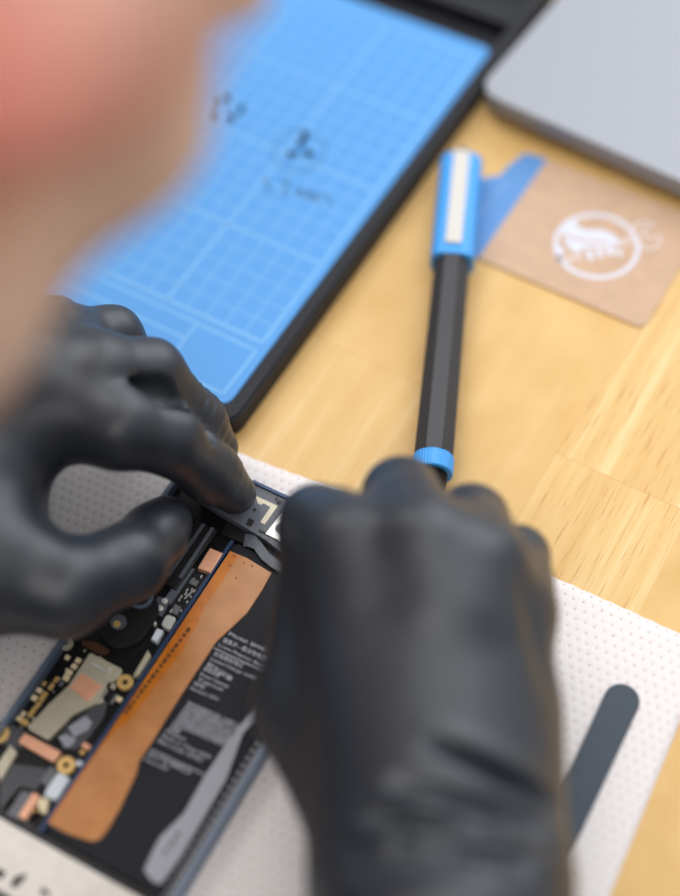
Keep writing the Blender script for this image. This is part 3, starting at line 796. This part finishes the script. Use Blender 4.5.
# strip beside the flex: copper block, dotted chip, button, connector
part('copper_block', [(210, 547.6), (223, 553), (210.5, 573), (197.5, 567.5)], GH, BH + .001, M['copper'], lb, bevel=.0003)
part('dark_strip', [(195, 570), (208, 575), (179, 619), (167, 613)], GH, GH + .0012, M['black'], lb)
bm = bmesh.new(); rr_ = random.Random(3)
for i in range(22):
    t = rr_.random(); s = rr_.uniform(.15, .85); u = 196 - 28 * t + 11 * s; v = 572 + 40 * t + 5 * s
    p = ip(u, v, GH + .0013); bm_prism(bm, [p + px_ * a * .00022 + py * b_ * rr_.choice((.0002, .0006)) for a, b_ in ((-1, -1), (1, -1), (1, 1), (-1, 1))], TZ + GH + .001, TZ + GH + .0014)
bm_obj('solder_pads', bm, M['chrome'], lb)
part('chip', [(175, 604), (181, 607), (177, 615), (171, 612)], GH, GH + .0018, M['grey'], lb)
part('chip', [(192, 578), (199, 581), (196, 586), (189, 583)], GH, GH + .0018, M['grey'], lb)
part('button', [(167, 614), (176, 618), (170, 630), (161, 625)], GH, GH + .0026, M['chrome'], lb, r=.0009, bevel=.0003)
part('connector', [(157, 628), (163.5, 630.5), (157, 642), (151, 639)], GH, GH + .0022, M['white'], lb, bevel=.0002)
part('steel_strip', [(189, 567), (195, 569), (171, 604), (163, 600)], GH, GH + .0016, M['bracket'], lb)
part('steel_strip', [(148, 650), (151, 656), (138, 676), (133, 676)], GH, GH + .002, M['steel'], lb)
bm = bmesh.new()
for u, v in ((164.5, 600.5), (160, 607.5), (153, 622)):
    bm_disc(bm, ip(u, v, GH + .002), .0010, TZ + GH, TZ + GH + .0020, .0003, 14)
bm_obj('rivets', bm, M['chrome'], lb)
part('rivet_plate', [(158, 596), (170, 601), (162, 616), (150, 611)], GH, GH + .0012, M['bracket'], lb)
part('amber_patch', [(82, 640), (96, 642), (110, 650), (106, 655), (94, 652), (82, 645)], GH, GH + .0006, M['brownink'], lb)

# camera cluster: round black body with lenses
cam = part('camera_cluster', [(100, 600), (150, 588), (162, 610), (140, 644), (112, 650), (98, 630)], GH, PH - .001, M['black'], phone, r=.010, bevel=.0004)
def lens(u, v, rpx, h):
    c_ = ip(u, v, h); b = bmesh.new(); r_ = rpx / 3100
    bm_ring(b, disc(c_, r_, 28), disc(c_, r_ * .78, 28), TZ + h - .001, TZ + h); o = bm_obj('lens_ring', b, M['frame'], cam)
    b = bmesh.new(); bm_disc(b, c_, r_ * .8, TZ + h - .001, TZ + h - .0003, 0, 28); bm_obj('lens_glass', b, M['lens'], cam)
lens(140, 596, 13, PH)
b = bmesh.new(); c_ = ip(118.5, 622, PH - .0006); bm_disc(b, c_, .0026, TZ + PH - .0012, TZ + PH - .0004, .0002, 24); bm_obj('flash', b, M['bracket'], cam)
b = bmesh.new(); bm_disc(b, ip(117, 624, PH - .0004), .0012, TZ + PH - .0008, TZ + PH - .0002, .0001, 16); bm_obj('flash_diode', b, M['gold'], cam)
# two black bars beside the camera
part('camera_bar', [(196, 520), (218, 530), (176, 590), (155, 578)], GH, PH - .0016, M['black'], phone, bevel=.0004)
bm = bmesh.new()
for a, b_ in (((204, 524), (168, 576)), ((213, 528), (180, 578))): bm_stroke(bm, [ip(*a, PH - .0014), ip(*b_, PH - .0014)], .0012, TZ + PH - .002, TZ + PH - .0012)
bm_obj('bar_ridges', bm, M['bracket'], phone)
# top bracket with antenna print and steel plate
TH_ = PH + .0006
br = part('top_bracket', [(252, 480.5), (318, 512), (300, 560), (285, 556), (266, 540), (244, 527), (225, 516), (196, 498), (206, 466)], PH - .0022, TH_, M['bracket'], phone, bevel=.0003)
part('antenna_print', [(256, 496), (277.7, 505.8), (264.7, 524.4), (260.2, 522.2), (270.5, 507), (263.5, 503.2), (261, 505), (257.5, 503), (257, 500.5)], TH_ - .0001, TH_ + .0001, M['steel'], br)
part('steel_plate', [(287.5, 505.5), (306, 514), (300, 550), (285, 543.5), (265.3, 533.5)], TH_ - .0001, TH_ + .0006, M['chrome'], br, bevel=.0001)
b = bmesh.new(); bm_disc(b, ip(281, 528.5, TH_ + .0006), .0019, TZ + TH_, TZ + TH_ + .0008, .0001, 20); bm_obj('plate_screw', b, M['grey'], br)
bm = bmesh.new()
bm_disc(bm, ip(279, 502.6, TH_), .0009, TZ + TH_ - .0001, TZ + TH_ + .00012, 0, 14); bm_disc(bm, ip(254.7, 510, TH_), .0006, TZ + TH_ - .0001, TZ + TH_ + .00012, 0, 12)
for pl in ([(249, 518), (254.5, 521), (251, 527), (246, 524.5)], [(276, 497.5), (278, 498.5), (276.5, 501), (274.5, 500)], [(259, 529), (267, 533), (266, 535), (258.5, 532)]): bm_prism(bm, pxpoly(pl, TH_), TZ + TH_ - .0001, TZ + TH_ + .00012)
bm_obj('bracket_holes', bm, M['black'], br)
part('bracket_edge', [(253.4, 479.5), (320, 511), (319, 513.5), (252, 482)], PH, TH_ + .0009, M['framein'], br)
part('black_strip', [(228, 520), (250, 531), (285, 549), (300, 560), (300, 575), (270, 556), (240, 542), (222, 534)], FLR, PH - .0026, M['black'], phone)
# grey ribbon looping over the battery's top
bm = bmesh.new(); ctr = [(244, 540, .0078), (251, 540.5, .0086), (258, 546, .0090), (265, 556, .0089), (275, 564, .0086), (286, 571, .0082), (300, 577, .0079)]
La = []; prev = None
for i, (u, v, h) in enumerate(ctr):
    p = ip(u, v, h); a = ip(*ctr[max(i - 1, 0)][:2], h); c_ = ip(*ctr[min(i + 1, len(ctr) - 1)][:2], h); d_ = (c_ - a).normalized(); n_ = Vector((-d_.y, d_.x, 0)) * (.0016 if i > 1 else .0024)
    La.append((bm.verts.new(p + n_), bm.verts.new(p - n_), bm.verts.new(p + n_ - Vector((0, 0, .0003))), bm.verts.new(p - n_ - Vector((0, 0, .0003)))))
for A_, B_ in zip(La, La[1:]):
    bm.faces.new((A_[0], A_[1], B_[1], B_[0])); bm.faces.new((A_[2], B_[2], B_[3], A_[3])); bm.faces.new((A_[0], B_[0], B_[2], A_[2])); bm.faces.new((A_[1], A_[3], B_[3], B_[1]))
bm_obj('grey_ribbon', bm, M['bracket'], phone)
# loudspeaker module at the lower end
sp = prism('speaker_module', [pp(.003, PBOT + .004), pp(W0 - .004, PBOT + .004), pp(W0 - .004, by0 - .0032), pp(.003, by0 - .0032)], FLR, .0086, M['module'], phone, .0005)
bm = bmesh.new()
for pl in ([(-2, 868), (6, 872), (2, 880), (-6, 876)], [(14, 878), (24, 874), (27, 876), (16, 888), (10, 886)], [(42, 888), (50, 892), (48, 897), (40, 893)]): bm_prism(bm, pxpoly(pl, .0086), TZ + .0085, TZ + .0088)
bm_obj('module_slots', bm, M['black'], sp)
prism('gap_seal', [pp(.003, by0 - .0034), pp(W0 - .004, by0 - .0034), pp(W0 - .004, by0 - .0005), pp(.003, by0 - .0005)], FLR, .0066, M['black'], phone)

# ================================================================ PERSON
def P(u, v, hmm):
    p = ip(u, v, hmm / 1000); return np.array((p.x, p.y, p.z), np.float32)
def ch(*rows): return [(P(u, v, h), r / 1000) for u, v, h, r in rows]

# left glove
L = {}
L['index'] = ch((58, 410, 57, 13), (118, 427, 56.5, 12.4), (168, 437, 47, 11), (210, 472, 27, 9.3), (235, 493, 17.5, 7.0))
L['middle'] = ch((30, 368, 62, 13), (98, 370, 62, 11.2), (150, 372, 54, 10), (198, 420, 32, 8.4), (217, 447, 20, 7.2))
L['ring'] = ch((-6, 338, 60, 11), (60, 336, 57, 10), (113, 335, 47, 8.8), (150, 385, 26, 7.6), (165, 412, 15, 6.8))
L['pinky'] = ch((-30, 325, 54, 10), (20, 320, 48, 8.6), (56, 321, 40, 7.6), (84, 350, 24, 7), (100, 375, 14, 6.3))
L['thumb'] = ch((-30, 560, 48, 19), (62, 588, 42, 14.2), (128, 563, 34, 11.4), (154, 536, 27, 9.6), (166, 522, 24, 8.4))
L['grooves'] = [(P(117, 387, 63), P(160, 394, 59), .0034, .0042, .003), (P(160, 394, 59), P(206, 432, 44), .0042, .0036, .003), (P(82, 338, 65), P(148, 339, 58), .0008, .0022, .002)]
LW = P(-190, 520, 50); LE = np.array((-0.40, -0.06, TZ + .05), np.float32)
L['palm'] = [(P(-60, 480, 50), .024, LW, .024), (P(-10, 400, 54), .015, LW, .022), (P(58, 410, 57), .013, P(-70, 500, 50), .02), (P(30, 368, 62), .013, P(-120, 480, 54), .02), (P(94, 397, 58), .0110, P(0, 410, 56), .014), (P(57, 394, 66), .005, P(20, 410, 62), .008), (P(26, 366, 69), .006, P(0, 380, 66), .008), (P(74, 352, 58), .0095, P(0, 370, 56), .012),
             (P(-6, 338, 60), .011, P(-140, 450, 54), .018), (P(-30, 325, 54), .010, P(-150, 440, 50), .017), (P(-30, 560, 46), .019, LW, .022), (P(-36, 500, 46), .022, P(-20, 560, 46), .02)]
def hand_fn(H, W, arm, folds=None, arm_r=(.0245, .050), kf=.0016):
    grooves = H.get('grooves', [])
    def fn(Q):
        d = None
        for a, ra, b, rb in H['palm']:
            c = cone(Q, a, b, ra, rb); d = c if d is None else smin(d, c, .010)
        c = cone(Q, W, arm, *arm_r); d = smin(d, c, .02)
        out = d
        for f in ('thumb', 'index', 'middle', 'ring', 'pinky'):
            cf = chain(Q, H[f]); out = smin(out, smin(cf, d, .009), kf)
        for a, b, ra, rb, k in grooves: out = -smin(-out, cone(Q, a, b, ra, rb), k)
        if folds is not None: out = out + folds(Q)
        return out
    return fn

def folds_left(Q):
    """small stretch creases at the middle and index joints"""
    o = np.zeros(len(Q), np.float32)
    for (c, ax, per, amp, rad) in ((P(196, 405, 36), P(219, 447, 20) - P(156, 371, 53), .0042, .0005, .013), (P(216, 474, 24), P(235, 493, 16) - P(172, 434, 46), .0040, .00035, .011)):
        ax = ax / np.linalg.norm(ax); q = Q - c; r2 = (q ** 2).sum(1)
        o += amp * np.sin((q @ ax) * 2 * math.pi / per + q[:, 0] * 300) * np.exp(-r2 / rad ** 2)
    return o

person = empty('person', (-0.27, -0.33, 0), 'person in black nitrile gloves bending over the opened phone, cheek close by', 'person')

def glove(name, H, W, arm, folds, res=.0011, cut=0.55, arm_r=(.0245, .050)):
    cutp = W + (arm - W) * cut
    pts = np.array([p for f in ('thumb', 'index', 'middle', 'ring', 'pinky') for p, r in H[f]] + [cutp] + [a for a, _, b, _ in H['palm']] + [b for a, _, b, _ in H['palm']])
    lo, hi = pts.min(0) - .038, pts.max(0) + .038
    base = hand_fn(H, W, arm, folds, arm_r); ax = (arm - W) / np.linalg.norm(arm - W)
    def fn(Q):
        d = base(Q); return np.maximum(d, (Q - cutp) @ ax)
    V, Qd = surface(fn, lo, hi, res, 2)
    o = link(name, np_mesh(name, V, Qd), M['glove'], person)
    return o
gl = glove('glove', L, LW, LE, folds_left)
gl['label'] = 'black nitrile glove on the left hand, thumb and index finger at the phone'

# right glove
Rt = {}
Rt['index'] = ch((346, 548, 72, 13), (330, 532, 66, 11.6), (317, 522, 58, 10.2), (314, 560, 32, 8.8), (304, 588, 18.5, 7.2))
Rt['middle'] = ch((418, 545, 76, 13.2), (408, 518, 69, 11.8), (401, 496, 60, 10.6), (388, 548, 32, 9), (352, 575, 19, 7.6))
Rt['ring'] = ch((478, 568, 70, 12.4), (475, 542, 63, 11), (472, 521, 54, 10), (455, 570, 30, 8.6), (420, 600, 19, 7.4))
Rt['pinky'] = ch((513, 612, 58, 11), (517, 582, 52, 9.4), (518, 557, 45, 8.5), (498, 600, 26, 7.4), (470, 625, 19, 6.4))
Rt['thumb'] = ch((370, 800, 48, 16), (307, 712, 43, 12), (304, 650, 36, 10), (304, 615, 26, 8.6), (303, 600, 21, 7.8))
Rt['grooves'] = [(P(444, 492, 66), P(446, 515, 76), .0030, .0004, .003), (P(504, 543, 56), P(500, 566, 66), .0028, .0004, .003), (P(354, 504, 68), P(366, 520, 76), .0026, .0004, .003)]
RW = P(438, 940, 58); RE = np.array((0.06, -0.40, TZ + .05), np.float32)
Rt['palm'] = [(P(346, 548, 70), .0125, P(400, 860, 60), .019), (P(418, 545, 74), .013, P(430, 860, 62), .019), (P(478, 568, 68), .0122, P(460, 860, 60), .018), (P(510, 615, 57), .011, P(486, 850, 56), .017),
              (P(505, 720, 48), .0135, P(486, 870, 54), .017), (P(307, 712, 43), .012, P(400, 870, 56), .017), (P(321, 560, 56), .0108, P(312, 690, 48), .0125), (P(348, 543, 79), .0062, P(360, 590, 74), .008), (P(424, 543, 83), .0062, P(432, 600, 77), .008), (P(482, 566, 76), .006, P(480, 610, 71), .008), (P(452, 556, 77), .006, P(450, 620, 74), .008), (P(400, 700, 52), .02, P(430, 860, 58), .02), (P(404, 870, 57), .017, RW, .021), (P(488, 880, 57), .0165, RW, .021)]
def folds_right(Q):
    """glove folds across the back of the wrist"""
    o = np.zeros(len(Q), np.float32)
    for (u0, v0, u1, v1, h, w, amp) in ((424, 748, 558, 796, 78, .0022, .0062), (418, 738, 552, 778, 78, .0030, -.0020), (388, 790, 550, 824, 78, .0021, .0046), (380, 803, 552, 846, 78, .0026, -.0020), (366, 826, 508, 839, 78, .0023, .0050), (430, 808, 560, 846, 78, .0019, .0036), (390, 852, 530, 868, 78, .0024, .0040), (365, 838, 520, 852, 78, .003, -.0018), (345, 872, 470, 882, 78, .0024, .0032), (508, 575, 548, 700, 66, .0028, .0012), (330, 850, 420, 862, 74, .002, .0024)):
        a, b = P(u0, v0, h), P(u1, v1, h); ab = b - a; L2 = float(ab @ ab)
        q = Q - a; t = (q @ ab) / L2; tt = np.clip(t, 0, 1)
        r = q - tt[:, None] * ab; r[:, 2] *= .12
        dist = np.linalg.norm(r, axis=1)
        bow = .0025 * np.sin(np.clip(t, 0, 1) * math.pi)
        o += amp * np.exp(-((dist - bow * 0) / w) ** 2) * np.maximum(np.sin(math.pi * np.clip(t * .96 + .02, 0.0, 1)), 0) ** .6
    return o
gr_ = glove('glove', Rt, RW, RE, folds_right, res=.0011, cut=.45)
gr_['label'] = 'black nitrile glove on the right hand, knuckles up and folds at the wrist'

# body: one continuous skin: head, neck, trunk, arms, legs
def camw(x, y, z): return CAM + C_R * x + C_D * y + C_F * z
def camdir(x, y, z): return (C_R * x + C_D * y + C_F * z).normalized()
hf = camdir(.26, .13, .955); hu = camdir(.52, -.85, .05); hu = (hu - hf * hu.dot(hf)).normalized(); hr = hf.cross(hu)
EAR_Z = .207
HC = CAM + ray(142, -30) * EAR_Z - (hr * .078 - hf * .008 + hu * .010)
RM = np.array([[*hr], [*hf], [*hu]], np.float32)          # rows: right, forward, up of the head
def hp(x, y, z): return np.array(HC + hr * x / 1000 + hf * y / 1000 + hu * z / 1000, np.float32)
LS = np.array((-.42, -.20, TZ + .23), np.float32); RS = np.array((-.13, -.44, TZ + .23), np.float32)
CH = (LS + RS) / 2 + np.array((-.02, -.03, -.06), np.float32); PEL = np.array((-.36, -.52, .50), np.float32)
NB = (LS + RS) / 2 + np.array((0.0, 0.0, .035), np.float32)
side = (RS - LS) / np.linalg.norm(RS - LS); fwdv = np.array((-side[1], side[0], 0), np.float32)
fwdv = fwdv if fwdv[1] > 0 else -fwdv
HipL, HipR = PEL - side * .09, PEL + side * .09
KnL = HipL + fwdv * .36 - side * .06 + np.array((0, 0, .01), np.float32); KnR = HipR + fwdv * .36 + side * .06 + np.array((0, 0, .01), np.float32)
AnL = np.array((*(KnL + fwdv * .02)[:2], .09), np.float32); AnR = np.array((*(KnR + fwdv * .02)[:2], .09), np.float32)
EBL = np.array((-.40, -.06, TZ + .05), np.float32); EBR = RE
def head_fn(Q):
    q = (Q - np.array(HC, np.float32)) @ RM.T * 1000
    d = ellip(q, (0, -12, 42), (76, 96, 82))
    d = smin(d, ellip(q, (0, 30, -30), (60, 62, 66)), 30)
    d = smin(d, ellip(q, (0, 66, -72), (30, 26, 24)), 26)
    for s in (-1, 1):
        d = smin(d, ellip(q, (s * 46, 52, -4), (22, 24, 20)), 18)
        d = smin(d, ellip(q, (s * 44, 20, -58), (20, 40, 22)), 22)
        d = smin(d, ellip(q, (s * 30, 78, 34), (26, 12, 9)), 12)
    for s in (-1, 1):
        d = np.maximum(d, -ellip(q, (s * 32, 96, 18), (17, 16, 12)) * 0 - smin(-d * 0 + 1e3, ellip(q, (s * 33, 98, 17), (16, 15, 12)), .1)) if False else -smin(-d, ellip(q, (s * 33, 97, 17), (15, 13, 11)), 8)
        d = smin(d, np.linalg.norm(q - np.array((s * 32, 76, 17)), axis=1) - 12.5, 2)
    d = smin(d, cone(q, (0, 88, 26), (0, 112, -14), 8, 11), 9)
    for s in (-1, 1): d = smin(d, np.linalg.norm(q - np.array((s * 11, 102, -18)), axis=1) - 8, 6)
    d = smin(d, ellip(q, (0, 92, -42), (24, 8, 5.5)), 5); d = smin(d, ellip(q, (0, 90, -52), (22, 8, 6)), 5)
    d = -smin(-d, ellip(q, (0, 101, -47), (24, 8, 1.4)), 2)
    for s in (-1, 1):
        e = ellip(q, (s * 80, -8, 10), (13, 20, 33)); e = -smin(-e, ellip(q, (s * 99, -4, 12), (10, 11, 20)), 5)
        d = smin(d, e, 6)
    d = smin(d, cone(q, (0, -25, -40), (0, -40, -110), 59, 61), 34)
    return d / 1000
def body_fn(Q):
    d = head_fn(Q)
    d = smin(d, cone(Q, hp(0, -40, -100), NB, .060, .064), .03)
    t = smin(cone(Q, LS, RS, .062, .062), cone(Q, CH, PEL, .125, .12), .08)
    t = smin(t, cone(Q, NB, CH, .06, .12), .06)
    for s, e, w, hip, kn, an in ((LS, EBL, LW, HipL, KnL, AnL), (RS, EBR, RW, HipR, KnR, AnR)):
        t = smin(t, chain(Q, [(s, .055), (e, .040), (w, .022)], .02), .03)
        t = smin(t, chain(Q, [(hip, .09), (kn, .062), (an, .042)], .03), .04)
        toe = an + fwdv * .16 - np.array((0, 0, .055), np.float32); heel = an - np.array((0, 0, .045), np.float32)
        t = smin(t, cone(Q, heel, toe, .044, .033), .02)
    return smin(d, t, .03)
lo = np.array((-.62, -.72, 0)); hi = np.array((.16, .14, 1.30))
V, Qd = surface(body_fn, lo, hi, .0068, 2)
me = np_mesh('body', V, Qd)
at = me.attributes.new('flush', 'FLOAT', 'POINT')
ear = np.array(CAM + ray(-14, 70) * .205); dist = np.linalg.norm(V - ear, axis=1)
at.data.foreach_set('value', (np.clip(1.15 - dist / .036, 0, 1) * .8).astype(np.float32))
link('body', me, M['skin'], person)
def hair_fn(Q):
    q = (Q - np.array(HC, np.float32)) @ RM.T * 1000
    d = ellip(q, (0, -16, 46), (81, 100, 88))
    cut = q[:, 1] * .75 - q[:, 2] - (-18)
    return np.maximum(d, np.maximum(cut, -(q[:, 2] + 30))) / 1000
hc = np.array(HC); V, Qd = surface(hair_fn, hc - .17, hc + .17, .005, 2); link('hair', np_mesh('hair', V, Qd), M['skin_dark'], person)
def shirt_fn(Q):
    t = smin(cone(Q, LS, RS, .070, .070), cone(Q, CH, PEL, .134, .130), .08); t = smin(t, cone(Q, NB + (CH - NB) * .25, CH, .075, .128), .06)
    for s, e in ((LS, EBL), (RS, EBR)): t = smin(t, cone(Q, s, s + (e - s) * .55, .064, .056), .03)
    return np.maximum(t, (PEL[2] - .06) - Q[:, 2])
V, Qd = surface(shirt_fn, lo, hi, .0085, 2); link('shirt', np_mesh('shirt', V, Qd), M['shirt'], person)
def trouser_fn(Q):
    t = cone(Q, HipL, HipR, .1, .1)
    for hip, kn, an in ((HipL, KnL, AnL), (HipR, KnR, AnR)): t = smin(t, chain(Q, [(hip, .1), (kn, .072), (an, .056)], .03), .04)
    t = smin(t, cone(Q, PEL, PEL + np.array((0, 0, .06), np.float32), .128, .126), .05)
    return np.maximum(np.maximum(t, .09 - Q[:, 2]), Q[:, 2] - PEL[2] - .07)
V, Qd = surface(trouser_fn, lo, np.array((.16, .14, .70)), .0085, 2); link('trousers', np_mesh('trousers', V, Qd), M['trousers'], person)
for an in (AnL, AnR):
    toe = an + fwdv * .165 - np.array((0, 0, .052), np.float32); heel = an - np.array((0, 0, .042), np.float32)
    def shoe_fn(Q): return np.maximum(smin(cone(Q, heel, toe, .052, .041), cone(Q, heel, an, .05, .052), .02), .002 - Q[:, 2])
    c = (heel + toe) / 2; V, Qd = surface(shoe_fn, c - .17, c + .17, .006, 2); link('shoe', np_mesh('shoe', V, Qd), M['shoe'], person)

# ================================================================ LIGHT
w = bpy.data.worlds.new('room_light'); scene.world = w; w.use_nodes = True
bg = w.node_tree.nodes['Background']; nt = w.node_tree
tcw = nt.nodes.new('ShaderNodeTexCoord'); dot = nt.nodes.new('ShaderNodeVectorMath'); dot.operation = 'DOT_PRODUCT'
nt.links.new(tcw.outputs['Generated'], dot.inputs[0]); dot.inputs[1].default_value = Vector((.55, .62, .56)).normalized()
rw = nt.nodes.new('ShaderNodeValToRGB'); mr = nt.nodes.new('ShaderNodeMapRange'); mr.inputs[1].default_value = -1; mr.inputs[2].default_value = 1
nt.links.new(dot.outputs['Value'], mr.inputs[0]); nt.links.new(mr.outputs[0], rw.inputs[0])
rw.color_ramp.elements[0].position = 0.35; rw.color_ramp.elements[0].color = (.10, .105, .11, 1)
rw.color_ramp.elements[1].position = 0.95; rw.color_ramp.elements[1].color = (.80, .90, 1.0, 1)
nt.links.new(rw.outputs[0], bg.inputs[0]); bg.inputs[1].default_value = 0.62
def area(name, loc, target, sx, sy, power, col):
    l = bpy.data.lights.new(name, 'AREA'); l.shape = 'RECTANGLE'; l.size = sx; l.size_y = sy; l.energy = power; l.color = col
    o = bpy.data.objects.new(name, l); COL.objects.link(o); o.location = loc
    o.rotation_euler = (Vector(target) - Vector(loc)).to_track_quat('-Z', 'Y').to_euler(); return o
area('window_daylight', (1.2, 1.35, 1.9), (0, 0, TZ), 1.7, 1.5, 21, (.98, .985, 1.0))
area('overhead_fill', (.45, .0, 2.6), (0, 0, TZ), 1.8, 1.8, 13, (1.0, .95, .88))  # unseen overhead fill, broad and offset to clear head and hands

area('front_left_fill', (-.6, .9, 2.5), (0, 0, TZ), 1.3, 1.3, 23, (1.0, .97, .93))  # added fill from the far left, brightens the towel around the phone
area('rear_face_fill', (-.2, -1.1, 2.5), (0, 0, TZ), 1.2, 1.2, 18, (1.0, .96, .92))  # added fill behind the camera, lifts the near side of the face

# ================================================================ CAMERA
cd = bpy.data.cameras.new('camera'); co = bpy.data.objects.new('camera', cd); COL.objects.link(co)
mw = Matrix((( C_R.x, -C_D.x, -C_F.x, CAM.x), (C_R.y, -C_D.y, -C_F.y, CAM.y), (C_R.z, -C_D.z, -C_F.z, CAM.z), (0, 0, 0, 1)))
co.matrix_world = mw
cd.sensor_fit = 'VERTICAL'; cd.sensor_height = 36.0; cd.sensor_width = 36.0; cd.lens = F_PX / 896 * 36
cd.clip_start = 0.01
cd.dof.use_dof = True
cd.dof.focus_distance = (ip(262, 520, .012) - CAM).dot(C_F)
cd.dof.aperture_fstop = cd.lens / 24.0
scene.camera = co
scene.view_settings.view_transform = 'Standard'; scene.view_settings.look = 'None'; scene.view_settings.gamma = 1.0
scene.view_settings.exposure = 0.0
scene.cycles.use_denoising = True
